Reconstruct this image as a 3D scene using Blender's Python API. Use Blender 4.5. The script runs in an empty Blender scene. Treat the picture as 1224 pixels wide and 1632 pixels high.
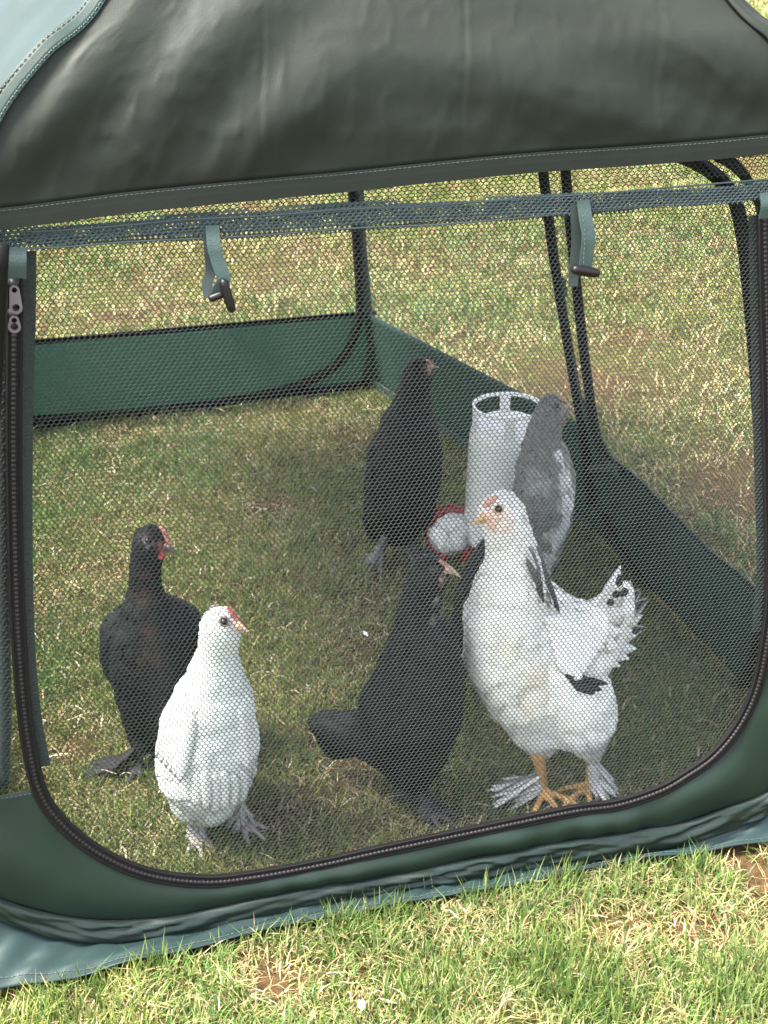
import bpy, bmesh, math, random
import numpy as np
from mathutils import Vector, Matrix
from mathutils.bvhtree import BVHTree

random.seed(7)
RNG = np.random.default_rng(11)
S = bpy.context.scene
COL = S.collection

# ------------------------------------------------------------------ camera
FPX, PITCH, YAW, CAMH = 2450.0, math.radians(26), math.radians(18), 1.2
FW = np.array([math.sin(YAW)*math.cos(PITCH), math.cos(YAW)*math.cos(PITCH), -math.sin(PITCH)])
RT = np.array([math.cos(YAW), -math.sin(YAW), 0.0])
UP = np.cross(RT, FW)
CC = np.array([0.0, 0.0, CAMH])
cam = bpy.data.cameras.new('camera')
cam.sensor_fit = 'VERTICAL'; cam.sensor_height = 24.0; cam.lens = FPX/1632*24.0
cam.clip_start = 0.05; cam.clip_end = 500
camo = bpy.data.objects.new('camera', cam); COL.objects.link(camo)
camo.matrix_world = Matrix([[RT[0], UP[0], -FW[0], CC[0]], [RT[1], UP[1], -FW[1], CC[1]],
                            [RT[2], UP[2], -FW[2], CC[2]], [0, 0, 0, 1]])
cam.dof.use_dof = True; cam.dof.focus_distance = 1.68; cam.dof.aperture_fstop = 13.0
S.camera = camo

# ------------------------------------------------------------------ light
SUN_EL, SUN_DIR = 60.0, np.array([-0.95, 0.12])     # the sun stands high to the left of the pen
w = bpy.data.worlds.new('World'); S.world = w; w.use_nodes = True
nt = w.node_tree; bg = nt.nodes['Background']
sky = nt.nodes.new('ShaderNodeTexSky'); sky.sky_type = 'NISHITA'; sky.sun_disc = False
sky.sun_elevation = math.radians(SUN_EL)
sky.sun_rotation = math.atan2(SUN_DIR[0], SUN_DIR[1])
sky.dust_density = 3.0; sky.air_density = 1.0
hz = nt.nodes.new('ShaderNodeHueSaturation'); hz.inputs['Saturation'].default_value = 0.42      # hazy, whitish sky
nt.links.new(sky.outputs[0], hz.inputs['Color']); nt.links.new(hz.outputs[0], bg.inputs[0]); bg.inputs[1].default_value = 0.15
sun = bpy.data.lights.new('sun', 'SUN'); sun.energy = 3.6; sun.angle = math.radians(20.0); sun.color = (1.0, 0.95, 0.86)
suno = bpy.data.objects.new('sun', sun); COL.objects.link(suno)
h = SUN_DIR/np.linalg.norm(SUN_DIR); ce = math.cos(math.radians(SUN_EL))
sd = Vector((h[0]*ce, h[1]*ce, math.sin(math.radians(SUN_EL))))
suno.rotation_euler = sd.to_track_quat('Z', 'Y').to_euler()
suno.location = (-3, 1, 6)
S.view_settings.view_transform = 'Standard'; S.view_settings.look = 'None'
S.view_settings.exposure = 2.6; S.view_settings.gamma = 1.0

# ------------------------------------------------------------------ helpers: pixels to places
def ray(x, y): return FW + (x-612)/FPX*RT - (y-816)/FPX*UP
def gnd(x, y, z=0.0):
    d = ray(x, y); return CC + d*((z-CC[2])/d[2])
HF = np.array([math.sin(YAW), math.cos(YAW), 0.0]); HR = np.array([math.cos(YAW), -math.sin(YAW), 0.0])
def proj(P):
    P = np.atleast_2d(P); v = P-CC; z = v@FW
    return np.stack([612+FPX*(v@RT)/z, 816-FPX*(v@UP)/z], -1)

def vnoise(p, scale, seed):
    """smooth value noise, p (N,2) -> (N,) in 0..1"""
    r = np.random.default_rng(seed).random((64, 64))
    q = np.asarray(p)*scale + 1000.0
    i = np.floor(q).astype(int); f = q-i; f = f*f*(3-2*f)
    a = r[i[:, 0] % 64, i[:, 1] % 64]; b = r[(i[:, 0]+1) % 64, i[:, 1] % 64]
    c = r[i[:, 0] % 64, (i[:, 1]+1) % 64]; d = r[(i[:, 0]+1) % 64, (i[:, 1]+1) % 64]
    return (a*(1-f[:, 0])+b*f[:, 0])*(1-f[:, 1]) + (c*(1-f[:, 0])+d*f[:, 0])*f[:, 1]

def link(name, me, mat=None, parent=None):
    o = bpy.data.objects.new(name, me); COL.objects.link(o)
    if mat is not None: me.materials.append(mat)
    if parent is not None: o.parent = parent
    return o
def mesh_np(name, V, Fc, smooth=True, col=None, uv=None):
    """V (n,3); Fc (m,k) faces all of one size, or a list of faces"""
    me = bpy.data.meshes.new(name)
    V = np.asarray(V, dtype=np.float32)
    if isinstance(Fc, np.ndarray):
        m, k = Fc.shape
        me.vertices.add(len(V)); me.vertices.foreach_set('co', V.ravel())
        me.loops.add(m*k); me.loops.foreach_set('vertex_index', Fc.astype(np.int32).ravel())
        me.polygons.add(m); me.polygons.foreach_set('loop_start', np.arange(0, m*k, k, dtype=np.int32))
        me.polygons.foreach_set('loop_total', np.full(m, k, dtype=np.int32))
    else:
        me.from_pydata([tuple(map(float, v)) for v in V], [], Fc)
    me.polygons.foreach_set('use_smooth', np.full(len(me.polygons), smooth, dtype=bool))
    if col is not None:
        a = me.color_attributes.new('Col', 'FLOAT_COLOR', 'POINT')
        c4 = np.ones((len(V), 4), dtype=np.float32); c4[:, :3] = col
        a.data.foreach_set('color', c4.ravel())
    me.update(calc_edges=True)
    me.validate()
    return me
def empty(name, loc, label, cat, group=None):
    o = bpy.data.objects.new(name, None); COL.objects.link(o)
    o.location = [float(v) for v in loc]; o.empty_display_size = 0.05
    o['label'] = label; o['category'] = cat
    if group: o['group'] = group
    return o
def adopt(parent, *obs):
    """parent meshes that were built in world space"""
    for o in obs:
        o.parent = parent
        o.matrix_parent_inverse = Matrix.Translation(-Vector(parent.location)) if parent.parent is None else Matrix.Identity(4)

def cat_rom(pts, n):
    """smooth curve through points, n samples evenly along it"""
    P = np.asarray(pts, dtype=float); m = len(P)
    Q = np.vstack([2*P[0]-P[1], P, 2*P[-1]-P[-2]])
    out = []
    for i in range(m-1):
        p0, p1, p2, p3 = Q[i:i+4]
        for t in np.linspace(0, 1, 24, endpoint=False):
            out.append(0.5*((2*p1)+(-p0+p2)*t+(2*p0-5*p1+4*p2-p3)*t*t+(-p0+3*p1-3*p2+p3)*t**3))
    out.append(P[-1]); out = np.array(out)
    L = np.r_[0, np.cumsum(np.linalg.norm(np.diff(out, axis=0), axis=1))]
    s = np.linspace(0, L[-1], n)
    return np.stack([np.interp(s, L, out[:, k]) for k in range(out.shape[1])], -1)

def sweep(path, prof, nrm):
    """sweep closed profile [(side, out)] along path; nrm = outward direction per point (or one)"""
    P = np.asarray(path); n = len(P); T = np.gradient(P, axis=0); T /= np.linalg.norm(T, axis=1)[:, None]+1e-12
    N = np.broadcast_to(np.asarray(nrm, dtype=float), P.shape)
    N = N-(N*T).sum(1)[:, None]*T; N /= np.linalg.norm(N, axis=1)[:, None]+1e-12
    B = np.cross(T, N); k = len(prof)
    V = []
    for a, b in prof:
        a = np.broadcast_to(a, n); b = np.broadcast_to(b, n)
        V.append(P+B*a[:, None]+N*b[:, None])
    V = np.stack(V, 1).reshape(-1, 3)
    F = []
    i = np.arange(n-1)
    for j in range(k):
        j2 = (j+1) % k
        F.append(np.stack([i*k+j, i*k+j2, (i+1)*k+j2, (i+1)*k+j], -1))
    F = np.concatenate(F)
    F = [tuple(map(int, f)) for f in F] + [tuple(range(k))[::-1], tuple((n-1)*k+j for j in range(k))]
    return V, F
def tube_prof(r, k=8): return [(r*math.cos(2*math.pi*j/k), r*math.sin(2*math.pi*j/k)) for j in range(k)]
def rect_prof(w_, t0, t1): return [(-w_/2, t0), (w_/2, t0), (w_/2, t1), (-w_/2, t1)]
def grid_faces(nu, nv):
    i, j = np.meshgrid(np.arange(nu-1), np.arange(nv-1), indexing='ij')
    a = (i*nv+j).ravel()
    return np.stack([a, a+nv, a+nv+1, a+1], -1)

# ------------------------------------------------------------------ materials
def mat_new(name):
    m = bpy.data.materials.new(name); m.use_nodes = True
    return m, m.node_tree, m.node_tree.nodes['Principled BSDF']
def N(ntree, kind, **kw):
    n = ntree.nodes.new(kind)
    for k, v in kw.items(): setattr(n, k, v)
    return n
def simple(name, rgb, rough=0.6, metal=0.0, var=0.12, scale=60.0, bump=0.0, spec=0.5, bscale=None):
    m, t, b = mat_new(name)
    tc = N(t, 'ShaderNodeTexCoord'); nz = N(t, 'ShaderNodeTexNoise'); nz.inputs['Scale'].default_value = scale
    nz.inputs['Detail'].default_value = 5
    t.links.new(tc.outputs['Object'], nz.inputs['Vector'])
    mx = N(t, 'ShaderNodeMix', data_type='RGBA')
    mx.inputs[6].default_value = (*[c*(1-var) for c in rgb], 1); mx.inputs[7].default_value = (*[min(1, c*(1+var)) for c in rgb], 1)
    t.links.new(nz.outputs['Fac'], mx.inputs[0]); t.links.new(mx.outputs[2], b.inputs['Base Color'])
    b.inputs['Roughness'].default_value = rough; b.inputs['Metallic'].default_value = metal
    b.inputs['Specular IOR Level'].default_value = spec
    if bump:
        bn = N(t, 'ShaderNodeTexNoise'); bn.inputs['Scale'].default_value = bscale or scale*3
        t.links.new(tc.outputs['Object'], bn.inputs['Vector'])
        bp = N(t, 'ShaderNodeBump'); bp.inputs['Strength'].default_value = bump; bp.inputs['Distance'].default_value = 0.003
        t.links.new(bn.outputs['Fac'], bp.inputs['Height']); t.links.new(bp.outputs[0], b.inputs['Normal'])
    return m
def fabric(name, rgb, rough=0.42, trans=0.12, crumple=0.35, spec=0.5):
    """thin coated nylon: slight shine, crumple marks, fine weave, a little light through it"""
    m, t, b = mat_new(name)
    tc = N(t, 'ShaderNodeTexCoord')
    big = N(t, 'ShaderNodeTexNoise'); big.inputs['Scale'].default_value = 9; big.inputs['Detail'].default_value = 6
    big.inputs['Distortion'].default_value = 0.25; big.inputs['Roughness'].default_value = 0.42
    fine = N(t, 'ShaderNodeTexNoise'); fine.inputs['Scale'].default_value = 900
    dirt = N(t, 'ShaderNodeTexNoise'); dirt.inputs['Scale'].default_value = 3.5; dirt.inputs['Detail'].default_value = 8
    for n in (big, fine, dirt): t.links.new(tc.outputs['Object'], n.inputs['Vector'])
    mx = N(t, 'ShaderNodeMix', data_type='RGBA')
    mx.inputs[6].default_value = (*[c*0.86 for c in rgb], 1); mx.inputs[7].default_value = (*[c*1.15 for c in rgb], 1)
    t.links.new(dirt.outputs['Fac'], mx.inputs[0]); t.links.new(mx.outputs[2], b.inputs['Base Color'])
    b.inputs['Roughness'].default_value = rough; b.inputs['Specular IOR Level'].default_value = spec
    b1 = N(t, 'ShaderNodeBump'); b1.inputs['Strength'].default_value = crumple; b1.inputs['Distance'].default_value = 0.012
    t.links.new(big.outputs['Fac'], b1.inputs['Height'])
    b2 = N(t, 'ShaderNodeBump'); b2.inputs['Strength'].default_value = 0.25; b2.inputs['Distance'].default_value = 0.0006
    t.links.new(fine.outputs['Fac'], b2.inputs['Height']); t.links.new(b1.outputs[0], b2.inputs['Normal'])
    t.links.new(b2.outputs[0], b.inputs['Normal'])
    if trans:
        tr = N(t, 'ShaderNodeBsdfTranslucent'); t.links.new(mx.outputs[2], tr.inputs['Color'])
        ms = N(t, 'ShaderNodeMixShader'); ms.inputs[0].default_value = trans
        out = t.nodes['Material Output']
        t.links.new(b.outputs[0], ms.inputs[1]); t.links.new(tr.outputs[0], ms.inputs[2]); t.links.new(ms.outputs[0], out.inputs['Surface'])
    return m
def vcol(name, rough=0.6, trans=0.0, spec=0.5, var=0.0, bump=0.0):
    """colour from the mesh's Col attribute"""
    m, t, b = mat_new(name)
    at = N(t, 'ShaderNodeAttribute', attribute_name='Col')
    t.links.new(at.outputs['Color'], b.inputs['Base Color'])
    b.inputs['Roughness'].default_value = rough; b.inputs['Specular IOR Level'].default_value = spec
    if bump:
        tc = N(t, 'ShaderNodeTexCoord'); bn = N(t, 'ShaderNodeTexNoise'); bn.inputs['Scale'].default_value = 220
        t.links.new(tc.outputs['Object'], bn.inputs['Vector'])
        bp = N(t, 'ShaderNodeBump'); bp.inputs['Strength'].default_value = bump; bp.inputs['Distance'].default_value = 0.002
        t.links.new(bn.outputs['Fac'], bp.inputs['Height']); t.links.new(bp.outputs[0], b.inputs['Normal'])
    if trans:
        tr = N(t, 'ShaderNodeBsdfTranslucent'); t.links.new(at.outputs['Color'], tr.inputs['Color'])
        ms = N(t, 'ShaderNodeMixShader'); ms.inputs[0].default_value = trans
        t.links.new(b.outputs[0], ms.inputs[1]); t.links.new(tr.outputs[0], ms.inputs[2])
        t.links.new(ms.outputs[0], t.nodes['Material Output'].inputs['Surface'])
    return m

M = dict(
    canopy=fabric('canopy_nylon', (0.0140, 0.0172, 0.0132), 0.58, 0.04, 0.35, spec=0.20),
    canopy_side=fabric('canopy_sunlit_nylon', (0.013, 0.027, 0.0235), 0.48, 0.06, 0.30, spec=0.25),  # same nylon as the front; its sunlit teal is put into the colour
    panel=fabric('panel_nylon', (0.0125, 0.0235, 0.0170), 0.45, 0.05, 0.22, spec=0.22),
    inner_backlit=fabric('inner_backlit_nylon', (0.100, 0.205, 0.160), 0.55, 0.45, 0.15, spec=0.2),  # same panel fabric, lightened to paint in the sun glowing through
    innerrear_shaded=fabric('rear_side_shaded_nylon', (0.026, 0.062, 0.050), 0.55, 0.2, 0.15, spec=0.2),  # dimmer copy of the inside fabric: half shade painted into the colour
    innerside_shaded=fabric('near_side_shaded_nylon', (0.020, 0.056, 0.045), 0.55, 0.15, 0.15, spec=0.2),  # darkest copy of the inside fabric, with the right wall's shade in its colour
    sleeve=fabric('sleeve_nylon', (0.0075, 0.0150, 0.0120), 0.38, 0.0, 0.2, spec=0.35),
    skirt=fabric('skirt_nylon', (0.0140, 0.0280, 0.0275), 0.45, 0.0, 0.35, spec=0.3),
    tape=simple('binding_tape', (0.024, 0.037, 0.034), 0.7, bump=0.3, scale=300),
    strap=simple('strap_webbing', (0.033, 0.060, 0.054), 0.6, bump=0.3, scale=260),
    pole=simple('frame_sleeve', (0.003, 0.0035, 0.0035), 0.6, bump=0.2, spec=0.2),
    net=simple('net_thread', (0.030, 0.035, 0.033), 0.7, var=0.2, spec=0.2),
    netfar=simple('side_net_thread', (0.050, 0.060, 0.054), 0.7, var=0.2, spec=0.2),
    netband=simple('net_band_thread', (0.050, 0.072, 0.073), 0.6, var=0.25),
    zip=simple('zip_tape', (0.0050, 0.0040, 0.0045), 0.6, bump=0.3, scale=500, spec=0.25),
    coil=simple('zip_coil', (0.010, 0.008, 0.009), 0.45, spec=0.3),
    metal=simple('zip_pull_metal', (0.16, 0.145, 0.165), 0.4, 0.85),
    toggle=simple('toggle_plastic', (0.008, 0.0065, 0.007), 0.4, spec=0.3),
    stitch=simple('thread', (0.060, 0.078, 0.068), 0.7),
    plastic=simple('white_plastic', (0.80, 0.80, 0.78), 0.35, var=0.03),
    red=simple('red_plastic', (0.34, 0.008, 0.012), 0.35, var=0.08),
    feather=vcol('plumage', 0.66, spec=0.22, bump=0.15),
    skin=vcol('bird_body', 0.65, spec=0.22, bump=0.3),
    beak=vcol('horn', 0.4), eye=simple('eye', (0.012, 0.008, 0.006), 0.06, var=0.3),
    grass=vcol('grass_blades', 0.5, 0.35, spec=0.35),
)

# ------------------------------------------------------------------ ground
def ground_mat():
    m, t, b = mat_new('lawn_soil')
    tc = N(t, 'ShaderNodeTexCoord')
    a = N(t, 'ShaderNodeTexNoise'); a.inputs['Scale'].default_value = 3.0; a.inputs['Detail'].default_value = 8
    c = N(t, 'ShaderNodeTexNoise'); c.inputs['Scale'].default_value = 70; c.inputs['Detail'].default_value = 8; c.inputs['Roughness'].default_value = 0.75
    for n in (a, c): t.links.new(tc.outputs['Object'], n.inputs['Vector'])
    r1 = N(t, 'ShaderNodeValToRGB'); e = r1.color_ramp.elements
    e[0].position = 0.36; e[0].color = (0.10, 0.062, 0.035, 1); e[1].position = 0.62; e[1].color = (0.085, 0.105, 0.030, 1)
    r2 = N(t, 'ShaderNodeValToRGB'); e = r2.color_ramp.elements
    e[0].position = 0.3; e[0].color = (0.35, 0.33, 0.30, 1); e[1].position = 0.75; e[1].color = (1.7, 1.6, 1.35, 1)
    t.links.new(a.outputs['Fac'], r1.inputs[0]); t.links.new(c.outputs['Fac'], r2.inputs[0])
    mx = N(t, 'ShaderNodeMix', data_type='RGBA', blend_type='MULTIPLY'); mx.inputs[0].default_value = 1
    t.links.new(r1.outputs[0], mx.inputs[6]); t.links.new(r2.outputs[0], mx.inputs[7]); t.links.new(mx.outputs[2], b.inputs['Base Color'])
    b.inputs['Roughness'].default_value = 0.95; b.inputs['Specular IOR Level'].default_value = 0.1
    bp = N(t, 'ShaderNodeBump'); bp.inputs['Strength'].default_value = 0.9; bp.inputs['Distance'].default_value = 0.012
    t.links.new(c.outputs['Fac'], bp.inputs['Height']); t.links.new(bp.outputs[0], b.inputs['Normal'])
    return m
def gz(p):
    """height of the lawn (gentle unevenness, a few millimetres)"""
    p = np.atleast_2d(p)[:, :2]
    return -0.008 + 0.008*vnoise(p, 3.0, 5) - 0.004
xs = np.r_[np.linspace(-70, -6, 14), np.linspace(-5, 7, 150), np.linspace(8, 75, 14)]
ys = np.r_[np.linspace(-40, -1, 12), np.linspace(-0.5, 11, 150), np.linspace(12, 90, 16)]
X, Y = np.meshgrid(xs, ys, indexing='ij'); P2 = np.stack([X.ravel(), Y.ravel()], -1)
me = mesh_np('lawn', np.c_[P2, gz(P2)], grid_faces(len(xs), len(ys)))
ground = link('ground', me, ground_mat()); ground['kind'] = 'structure'

# ------------------------------------------------------------------ walls as leaning planes
class Wall:
    def __init__(s, A, B, lean, inward):
        s.A = np.array([A[0], A[1], 0.0]); B = np.array([B[0], B[1], 0.0])
        s.L = np.linalg.norm(B-s.A); s.u = (B-s.A)/s.L
        inw = np.array([inward[0], inward[1], 0.0]); inw -= inw@s.u*s.u; inw /= np.linalg.norm(inw)
        l = math.radians(lean); s.v = math.cos(l)*np.array([0, 0, 1.0])+math.sin(l)*inw
        s.n = np.cross(s.u, s.v)
        if s.n@inw > 0: s.n = -s.n                # n points out of the pen
    def P(s, u, v, off=0.0):
        u = np.asarray(u, dtype=float); v = np.asarray(v, dtype=float); off = np.asarray(off, dtype=float)
        return s.A + u[..., None]*s.u + v[..., None]*s.v + off[..., None]*s.n
    def uv(s, px, py):
        d = ray(px, py); t = ((s.A-CC)@s.n)/(d@s.n); q = CC+t*d-s.A
        return np.array([q@s.u, q@s.v])
    def path(s, pix, n, off=0.0):
        uv = np.array([s.uv(*p) for p in pix]); c = cat_rom(uv, n)
        return s.P(c[:, 0], c[:, 1], np.full(n, off)), c

FL, FR = gnd(0, 1534), gnd(1224, 1332)
fdir = (FR-FL)/np.linalg.norm(FR-FL)
FLc, FRc = FL-fdir*0.045, FL+fdir*1.06
MR, BR = np.array([1.085, 2.15, 0]), np.array([0.93, 2.945, 0])
BL, ML = np.array([0.03, 2.925, 0]), np.array([-0.10, 2.17, 0])
front = Wall(FLc, FRc, 7, (0, 1))
back = Wall(BL, BR, 8, (0, -1))
rfront = Wall(FRc+np.array([0.02, 0.03, 0]), MR, 10, (-1, 0))
rback = Wall(MR, BR, 9, (-1, -0.2))
lfront = Wall(FLc, ML, 9, (1, 0))
lback = Wall(ML, BL, 9, (1, -0.2))

tent = empty('chicken_run_tent', ((FLc+BR)/2)*np.array([1, 1, 0]), 'dark green pop-up fabric chicken run with net walls standing on the lawn', 'tent')
def tpart(name, V, F, mat, smooth=True, parent=None, stuff=False, label=None, solid=0.0):
    me = mesh_np(name, V, F, smooth); o = link(name, me, M[mat])
    if parent is None: adopt(tent, o)
    else:
        o.parent = parent; o.matrix_parent_inverse = Matrix.Identity(4)
    if stuff: o['kind'] = 'stuff'
    if label: o['label'] = label
    if solid:
        md = o.modifiers.new('thickness', 'SOLIDIFY'); md.thickness = solid; md.offset = 0
    return o

def inside(poly, p):
    poly = np.asarray(poly); x, y = p[:, 0], p[:, 1]; c = np.zeros(len(p), bool)
    j = len(poly)-1
    for i in range(len(poly)):
        xi, yi = poly[i]; xj, yj = poly[j]
        c ^= ((yi > y) != (yj > y)) & (x < (xj-xi)*(y-yi)/(yj-yi+1e-12)+xi); j = i
    return c
def netting(name, wall, poly, mat, a=0.0055, b=0.0038, th=0.0009, off=0.0, thick=True, sag=0.004, parent=None, seed=1):
    """knotted hexagonal net: every thread is geometry"""
    poly = np.asarray(poly); lo = poly.min(0); hi = poly.max(0)
    ni = int((hi[0]-lo[0])/a)+2; nj = int((hi[1]-lo[1])/b)+2
    I, J = np.meshgrid(np.arange(ni), np.arange(nj), indexing='ij')
    c = np.stack([lo[0]+(I+0.5*(J % 2))*a, lo[1]+J*b], -1).reshape(-1, 2)
    c = c[inside(poly, c)]
    e = 0.24*b; t = b-e
    seg = [((a/2, -e), (a/2, e)), ((a/2, e), (0, t)), ((-a/2, e), (0, t))]
    p0 = np.concatenate([c+np.array(s0) for s0, s1 in seg]); p1 = np.concatenate([c+np.array(s1) for s0, s1 in seg])
    def warp(p):        # the net is not stretched evenly: a slow drift of the rows
        q = p.copy()
        q[:, 0] += 0.006*(vnoise(p, 3.0, seed)-0.5)+0.0022*(vnoise(p, 14.0, seed+1)-0.5)
        q[:, 1] += 0.012*(vnoise(p, 2.2, seed+2)-0.5)+0.0022*(vnoise(p, 14.0, seed+3)-0.5)
        return q, off+sag*(vnoise(p, 3.5, seed+4)-0.5)
    (q0, o0), (q1, o1) = warp(p0), warp(p1)
    d = q1-q0; ln = np.linalg.norm(d, axis=1)[:, None]; d = d/ln
    q0 = q0-d*th*0.25; q1 = q1+d*th*0.25
    s = np.stack([-d[:, 1], d[:, 0]], -1)*th/2
    n = len(q0)
    if thick:
        L = [wall.P(*(q0+s).T, o0), wall.P(*q0.T, o0+th*0.6), wall.P(*(q0-s).T, o0), wall.P(*(q1+s).T, o1), wall.P(*q1.T, o1+th*0.6), wall.P(*(q1-s).T, o1)]
        V = np.stack(L, 1).reshape(-1, 3); k = np.arange(n)*6
        F = np.concatenate([np.stack([k, k+1, k+4, k+3], -1), np.stack([k+1, k+2, k+5, k+4], -1)])
    else:
        L = [wall.P(*(q0+s).T, o0), wall.P(*(q0-s).T, o0), wall.P(*(q1-s).T, o1), wall.P(*(q1+s).T, o1)]
        V = np.stack(L, 1).reshape(-1, 3); k = np.arange(n)*4
        F = np.stack([k, k+1, k+2, k+3], -1)
    return tpart(name, V, F, mat, smooth=False, stuff=True, parent=parent)
def pixpoly(wall, pts): return np.array([wall.uv(*p) for p in pts])
def stitches(name, wall_pts, nrm, mat='stitch', dash=0.0032, gap=0.0016, wd=0.0009, h=0.0007, parent=None):
    """a row of little thread dashes along a path"""
    P = np.asarray(wall_pts); L = np.r_[0, np.cumsum(np.linalg.norm(np.diff(P, axis=0), axis=1))]
    s = np.arange(0, L[-1]-dash, dash+gap)
    at = lambda q: np.stack([np.interp(q, L, P[:, k]) for k in range(3)], -1)
    a, b = at(s), at(s+dash); d = b-a; d /= np.linalg.norm(d, axis=1)[:, None]
    nn = np.broadcast_to(nrm, a.shape); sd_ = np.cross(d, nn)*wd/2
    V = np.stack([a+sd_, a-sd_, b-sd_, b+sd_, (a+b)/2+nn*h], 1).reshape(-1, 3); k = np.arange(len(a))*5
    F = np.concatenate([np.stack([k, k+1, k+4], -1), np.stack([k+1, k+2, k+4], -1), np.stack([k+2, k+3, k+4], -1), np.stack([k+3, k, k+4], -1)])
    return tpart(name, V, F, mat, smooth=False, stuff=True, parent=parent)

# ---- front wall: zip path, lower panel, sleeve, skirt
ZIP = [(23, 436), (23, 520), (22, 700), (24, 850), (28, 980), (36, 1100), (47, 1190), (66, 1264), (106, 1317), (167, 1362), (238, 1391),
       (324, 1402), (400, 1395), (506, 1376), (610, 1353), (753, 1323), (906, 1291), (982, 1280), (1049, 1258), (1090, 1235), (1135, 1203),
       (1175, 1155), (1203, 1095), (1219, 1020), (1227, 940), (1225, 800), (1221, 600), (1217, 450), (1215, 340)]
zp, zuv = front.path(ZIP, 1400, 0.004)
V, F = sweep(zp, rect_prof(0.0165, -0.002, 0.0015), front.n); ztape = tpart('zip_tape', V, F, 'zip', smooth=False)
ph = np.arange(1400)*1.75
r = 0.0026+0.0007*np.sin(ph*1.1)
ang = [2*math.pi*j/7 for j in range(7)]
V, F = sweep(zp+front.n*0.002, [(r*math.cos(a_), r*0.8*math.sin(a_)) for a_ in ang], front.n); tpart('zip_coil', V, F, 'coil', parent=ztape)
for sgn in (-1, 1):      # raised welts beside the teeth
    V, F = sweep(zp+front.n*0.0012+0*zp, [(sgn*0.0062+0.0016*math.cos(a_), 0.0012*math.sin(a_)) for a_ in ang], front.n); tpart('zip_welt', V, F, 'zip', parent=ztape)

TOPL = [(-80, 1278), (0, 1268), (52, 1258), (66, 1264)]
lowA = TOPL + ZIP[8:23] + [(1240, 1075), (1320, 1060)]
SLU = [(-80, 1390), (0, 1430), (76, 1453), (152, 1464), (228, 1463), (304, 1453), (405, 1430), (506, 1410), (610, 1394), (702, 1376), (804, 1356),
       (906, 1338), (1008, 1322), (1084, 1310), (1161, 1284), (1224, 1259), (1320, 1200)]
SLL = [(-80, 1420), (0, 1463), (76, 1489), (152, 1500), (213, 1500), (304, 1484), (380, 1468), (446, 1451), (506, 1436), (620, 1417), (702, 1404),
       (768, 1394), (865, 1378), (957, 1366), (1059, 1353), (1135, 1330), (1176, 1315), (1224, 1292), (1320, 1225)]
def xmatch(wall, pix, n):
    """resample a pixel curve at n points evenly in u"""
    c = cat_rom(np.array([wall.uv(*p) for p in pix]), 900)
    return c
nA = 240
ca = cat_rom(np.array([front.uv(*p) for p in lowA]), 900); cb = cat_rom(np.array([front.uv(*p) for p in SLU]), 900)
def by_frac(c, n):
    k = np.linspace(0, len(c)-1, n); i = np.arange(len(c)); return np.stack([np.interp(k, i, c[:, 0]), np.interp(k, i, c[:, 1])], -1)
# match by u so that the panel's threads run upright
ug = np.linspace(cb[0, 0], cb[-1, 0], nA)
ia = np.argsort(ca[:, 0]); A_ = np.stack([ug, np.interp(ug, ca[ia, 0], ca[ia, 1])], -1); B_ = np.stack([ug, np.interp(ug, cb[:, 0], cb[:, 1])-0.004], -1)
nv = 26; V = []
for i in range(nA):
    for j in range(nv):
        t = j/(nv-1); q = A_[i]*(1-t)+B_[i]*t
        bulge = 0.010*math.sin(math.pi*t)+0.0016*math.sin(q[0]*95+3*math.sin(q[0]*17))*t*(1 if q[0] > 0.35 else 0.35)
        bulge += 0.0022*math.sin(q[0]*31+q[1]*40+2*math.sin(9*q[0]))*math.sin(math.pi*t)
        V.append(front.P(q[0], q[1], bulge-0.001))
lowp = tpart('front_lower_panel', np.array(V), grid_faces(nA, nv), 'panel', solid=0.001)
# panel under the sleeve, down to the ground
cl = cat_rom(np.array([front.uv(*p) for p in SLL]), 900)
lo_v = np.interp(ug, cl[:, 0], cl[:, 1])
V = []
for i in range(nA):
    v1 = lo_v[i]+0.012
    for j in range(8):
        t = j/7; vv = v1*(1-t)+0.003*t if v1 > 0.003 else v1
        V.append(front.P(ug[i], vv, -0.004+0.006*t+0.002*math.sin(ug[i]*60)*t))
tpart('front_foot_panel', np.array(V), grid_faces(nA, 8), 'panel', solid=0.001)
# padded sleeve that hides the sprung wire: pleated tube of varying height
up_v = np.interp(ug, cb[:, 0], cb[:, 1]); nS = 700; us = np.linspace(ug[0], ug[-1], nS)
upv = np.interp(us, ug, up_v); lov = np.interp(us, ug, lo_v)
V = []; kS = 18
for i in range(nS):
    cv = (upv[i]+lov[i])/2; hh = (upv[i]-lov[i])/2
    act = 0.35+0.65*vnoise(np.array([[us[i], 0.3]]), 7, 77)[0]
    for j in range(kS):
        a_ = math.pi*(j/(kS-1)); v_ = cv+hh*math.cos(a_)
        dv = v_-cv; ple = act*(0.013*(vnoise(np.array([[us[i]*9+dv*20, dv*210-us[i]*26]]), 1.0, 78)[0]-0.5)+0.007*(vnoise(np.array([[us[i]*30-dv*30, dv*330+us[i]*45]]), 1.0, 79)[0]-0.5))
        V.append(front.P(us[i], v_, 0.001+(0.009+ple)*math.sin(a_)**0.7+0.001))
slv = tpart('front_sleeve', np.array(V), grid_faces(nS, kS), 'sleeve', solid=0.001)
pth = front.P(us, upv, np.full(nS, 0.0035)); V, F = sweep(pth[::3], tube_prof(0.0011, 5), front.n); tpart('sleeve_seam', V, F, 'pole', parent=slv)
# zip tape top stitching on the panel and top hem of the left stub
pl = [front.uv(*p) for p in [(-80, 1281), (0, 1271), (50, 1262)]]; c = cat_rom(np.array(pl), 40)
stitches('stitching', front.P(c[:, 0], c[:, 1], np.full(40, 0.003)), front.n, parent=lowp)
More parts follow.
